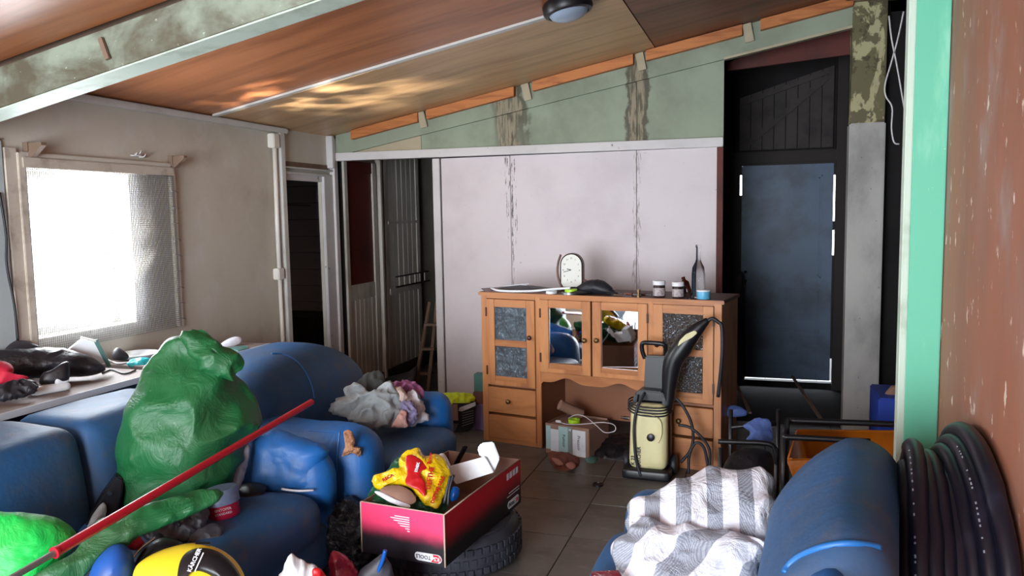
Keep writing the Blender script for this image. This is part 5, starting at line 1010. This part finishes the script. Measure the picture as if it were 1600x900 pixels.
for (p, q, lb) in (((1138, 575), (1172, 645), 'thin pale stick leaning left of the blue door'), ((1238, 588), (1283, 655), 'pale lath lying across the dark floor below the blue door')):
    a = pt(p[0], p[1], 1, 6.9); c = pt(q[0], q[1], 1, 5.3); c.z = max(c.z, .015); a.z = max(a.z, .02); solo(B().bar(a, c, .02, .012), 'wooden_lath', 'old_wood', lb, 'lath', c, 'laths in the dark doorway', smooth=False)
bl('hanging_coat', 'dark_frame', 'dark coat hanging left of the blue door', 'coat', [(1146, 440), (1156, 424), (1162, 436), (1164, 500), (1166, 580), (1150, 604), (1142, 560), (1143, 490)], (-.24, 7.1, 1.0), (0, -1, .0), .05, .05, amp=.012, freq=8)
# hanging wires
for pts_, lb in (([(1389, 25), (1393, 60), (1400, 95), (1408, 140), (1415, 181)], 'pale wire hanging straight beside the mint post'), ([(1412, 18), (1403, 60), (1392, 100), (1383, 132), (1384, 150), (1394, 168), (1393, 200), (1397, 222), (1405, 225)], 'curled pale wire hanging beside the concrete pillar')):
    p_ = [pt(x, y, 1, 5.5) for x, y in pts_]; solo(B().tube(spl(p_, 5), .005, 6), 'hanging_wire', 'white_cable', lb, 'wire', p_[0], 'wires hanging by the pillar')
# ================================================================== LAMP
nz = Vector((-.187, 0, 1)).normalized(); lx = -1.05; ly = 4.28
lp = thing('ceiling_lamp', 'round ceiling lamp with black rim and frosted dome', 'lamp', (lx, ly, zc(lx)))
q = Vector((0, 0, -1)).rotation_difference(-nz).to_matrix().to_4x4()
Mx = q @ Matrix.Rotation(pi, 4, 'X')
B().lathe([(0, 0), (.13, 0), (.138, .012), (.138, .05), (.13, .065), (.112, .07), (.108, .06)], 40, M=Mx, cap=False).build('rim', 'black_hard', lp, 'auto')
B().lathe([(.112, .058), (.10, .078), (.08, .092), (.05, .102), (.02, .106), (0, .107)], 40, M=Mx, cap=False).build('dome', 'lamp_glass', lp, True)
# ================================================================== TABLES ON THE LEFT
TH_ = .815
t1 = thing('work_table', 'long cluttered grey table under the window behind the sofa', 'table', (-3.26, 2.6, 0))
B().box(-3.53, -3.0, 1.6, 3.28, TH_-.028, TH_).build('table_top', 'table_top', t1, bevel=.003, world=True)
B().box(-3.0, -2.994, 1.6, 3.28, TH_-.028, TH_+.002).build('edge_strip', 'table_edge', t1, world=True)
for x_ in (-3.49, -3.05):
    for y_ in (1.65, 3.22): B().box(x_, x_+.04, y_, y_+.04, 0, TH_-.028).build('leg', 'dark_frame', t1, world=True)
B().box(-3.48, -3.05, 1.62, 3.25, TH_-.07, TH_-.028).build('apron', 'black_hard', t1, world=True)
t2 = thing('side_table', 'smaller pale table with dark drawer against the left wall behind the armchair', 'table', (-3.26, 3.8, 0))
B().box(-3.53, -2.98, 3.36, 4.18, TH_-.022, TH_).build('table_top', 'table_top', t2, bevel=.003, world=True)
B().box(-2.98, -2.974, 3.36, 4.18, TH_-.022, TH_+.002).build('edge_strip', 'table_edge', t2, world=True)
for x_ in (-3.5, -3.03):
    for y_ in (3.4, 4.12): B().box(x_, x_+.035, y_, y_+.035, 0, TH_-.022).build('leg', 'white_trim', t2, world=True)
B().box(-3.4, -3.02, 3.5, 4.1, TH_-.15, TH_-.03).build('drawer', 'dark_grey', t2, world=True)
def ot_(name, mat, label, cat, outline, xx, yy, Tf, Tb, up=.2, **k): return bl(name, mat, label, cat, outline, (xx, yy, TH_), vp(xx, yy, up), Tf, Tb, **k)
ot_('black_bag', 'charcoal_sack', 'black soft bag lying on the table below the window', 'bag', [(-60, 568), (-20, 552), (40, 547), (95, 545), (135, 556), (160, 570), (164, 580), (140, 586), (90, 588), (40, 590), (-60, 600)], -3.3, 2.85, .08, .06, .6, amp=.012, freq=10, box=3)
ot_('grey_bundle', 'dark_grey', 'grey bundle behind the black bag at the left picture edge', 'bundle', [(-60, 560), (-20, 535), (20, 530), (50, 536), (62, 548), (30, 560), (-30, 565)], -3.42, 2.95, .05, .04, .4, amp=.012, freq=10)
ot_('red_garment', 'red_cloth', 'bright red garment on the table at the left picture edge', 'clothing', [(-60, 575), (-20, 565), (8, 565), (20, 576), (22, 588), (45, 590), (30, 600), (-10, 606), (-60, 610)], -3.12, 2.62, .05, .03, .6, amp=.012, freq=10)
ot_('cable_pile', 'black_rubber', 'heap of dark cables and papers at the near edge of the long table', 'cables', [(-40, 612), (0, 602), (40, 594), (58, 600), (52, 614), (20, 624), (-20, 628), (-50, 625)], -3.1, 2.5, .03, .01, 1.2, amp=.02, freq=18, ridge=.7)
ad = thing('plug_adapter', 'white plug adapter lying on the front edge of the long table', 'adapter', pt(84, 613, 2, TH_), radians(70))
rbox(-.10, .07, -.03, .03, 0, .042, .02, n=8).build('housing', 'white_plastic', ad, True, weld=True); rbox(.0, .065, -.025, .025, .036, .07, .015, n=8).build('raised_socket', 'white_plastic', ad, True, weld=True)
for x_ in (.02, .045): B().tube([(x_, 0, .068), (x_, 0, .10)], .0035, 8).build('pin', 'dull_metal', ad, 'auto')
ot_('black_charger', 'black_hard', 'black charger block behind the white plug adapter', 'charger', [(62, 600), (66, 584), (80, 578), (100, 566), (108, 568), (109, 588), (104, 596), (85, 602)], -3.14, 2.72, .03, .03, .3, amp=.004, box=4)
N = vp(-3.3, 3.0); O_ = Vector((-3.33, 3.02, TH_))
fb_ = thing('tilted_frame', 'white tilted picture box with dark edge standing on the table under the window', 'frame', O_)
B().prism([ptp(x, y, O_, N) for x, y in ((105, 548), (128, 530), (149, 534), (164, 566), (156, 570), (140, 562), (122, 550))], -N*.05).build('box', 'white_plastic', fb_, bevel=.003, world=True)
B().bar(ptp(149, 531, O_+N*.01, N), ptp(171, 573, O_+N*.01, N), .012, .02).build('dark_edge', 'teal_soft', fb_, world=True); B().bar(ptp(126, 527, O_+N*.01, N), ptp(150, 533, O_+N*.01, N), .03, .008).build('top_edge', 'white_trim', fb_, world=True)
ot_('dark_knot', 'dark_grey', 'dark crumpled sock on the table right of the tilted white box', 'sock', [(175, 556), (178, 546), (186, 543), (200, 554), (198, 562), (180, 563)], -3.42, 3.2, .03, .02, amp=.006)
bl('teal_bag', 'teal_plastic', 'small teal plastic bag on the long table touching the green sack', 'bag', [(198, 568), (206, 561), (225, 559), (240, 562), (232, 572), (218, 577), (205, 574)], pt(215, 570, 2, TH_), vp(-3.1, 3, .8), .02, .015, amp=.01, freq=20)
dp = thing('white_dish', 'shallow white dish against the wall at the far end of the long table', 'dish', (-3.40, 3.14, TH_)); B().lathe([(0, 0), (.07, 0), (.12, .03), (.117, .033), (.068, .006), (0, .006)], 28, cap=False).build('bowl', 'white_plastic', dp, True)
dp.location = pt(215, 560, 2, TH_+.0)
t = thing('loose_cable', 'loose black and white cables between the tilted box and teal bag', 'cable', pt(190, 578, 2, TH_))
B().tube(spl([pt(160, 583, 2, TH_+.006), pt(175, 578, 2, TH_+.006), pt(195, 584, 2, TH_+.006), pt(212, 578, 2, TH_+.006)], 5), .005, 6).build('cord', 'dark_cable', t, True, world=True)
B().tube(spl([pt(168, 562, 2, TH_+.006), pt(185, 568, 2, TH_+.006), pt(205, 566, 2, TH_+.006)], 5), .006, 6).build('cord', 'white_cable', t, True, world=True)
ws = thing('white_shoe', 'white slipper lying on the smaller table behind the green sack', 'slipper', pt(362, 538, 2, TH_))
blob([(343, 541), (350, 534), (362, 528), (374, 527), (378, 532), (372, 538), (355, 543)], pt(362, 538, 2, TH_+.01), vp(-3.2, 3.9, .9), .03, .01, amp=.002).build('upper', 'white_cloth', ws, True, world=True)
solo(B().prism([pt(x, y, 2, TH_+.001) for x, y in ((352, 545), (384, 541), (388, 545), (372, 549))], (0, 0, .006)), 'teal_folder', 'teal_soft', 'thin teal folder on the smaller table beside the white slipper', 'folder', pt(365, 545, 2, TH_), smooth=False)
# ================================================================== COIL OF PIPE
cl_ = thing('pipe_coil', 'big coil of black plastic pipe leaning against the brown wall', 'pipe coil', (.48, 2.4, 0))
rr = random.Random(3)
for k in range(8):
    x = .385+k*.0225; R_ = .43+rr.uniform(-.03, .025)+(.055 if k > 5 else 0); cy_ = 2.38+rr.uniform(-.02, .02)-(.02 if k > 5 else 0); cz_ = R_+.026
    tl = .13*(1-k/7)*R_
    pts_ = [Vector((x+tl*cos(a)+rr.uniform(-.002, .002), cy_+R_*cos(a), cz_+R_*sin(a))) for a in [2*pi*i/60 for i in range(60)]]
    lo = B().tube(pts_, .0245, 12, closed=True).build('loop', 'pipe_black', cl_, True, world=True)
    if k in (1, 4, 6):
        b = B()
        for i in range(52):
            a = radians(95+i*1.9); 
            if rr.random() < .35: continue
            d = Vector((-.55, -cos(a)*-.45*0+cos(a)*.6, sin(a)*.6)); base = Vector((x+tl*cos(a), cy_+R_*cos(a), cz_+R_*sin(a)))
            nrm = (Vector((0, cos(a), sin(a)))*.5+Vector((-.75, -.45, .25))); tg_ = Vector((0, -sin(a), cos(a))); nrm = (nrm-tg_*nrm.dot(tg_)).normalized()
            p = base+nrm*.0252; b.bar(p, p+tg_*rr.uniform(.004, .009), .004, .0008, up=nrm)
        # and on the near side of the loop
        for i in range(60):
            a = radians(150+i*1.1)
            if rr.random() < .35: continue
            base = Vector((x+tl*cos(a), cy_+R_*cos(a), cz_+R_*sin(a))); tg_ = Vector((0, -sin(a), cos(a)))
            nrm = Vector((-.5, -1, .6)); nrm = (nrm-tg_*nrm.dot(tg_)).normalized(); p = base+nrm*.0252; b.bar(p, p+tg_*rr.uniform(.003, .007), .004, .0008, up=nrm)
        q = b.build('printed_marks', 'pipe_print', lo, world=True); q['kind'] = 'stuff'
f1 = (pt(930, 889, 2, .47)); solo(B().box(-.04, .05, -.03, .05, 0, .02, M=Matrix.Translation(pt(948, 912, 2, .44)) @ Matrix.Rotation(.4, 4, 'Z')), 'maroon_carton', 'maroon_plastic', 'small maroon carton at the bottom edge left of the striped sack', 'box', pt(948, 912, 2, .44), smooth=False, bevel=.003)
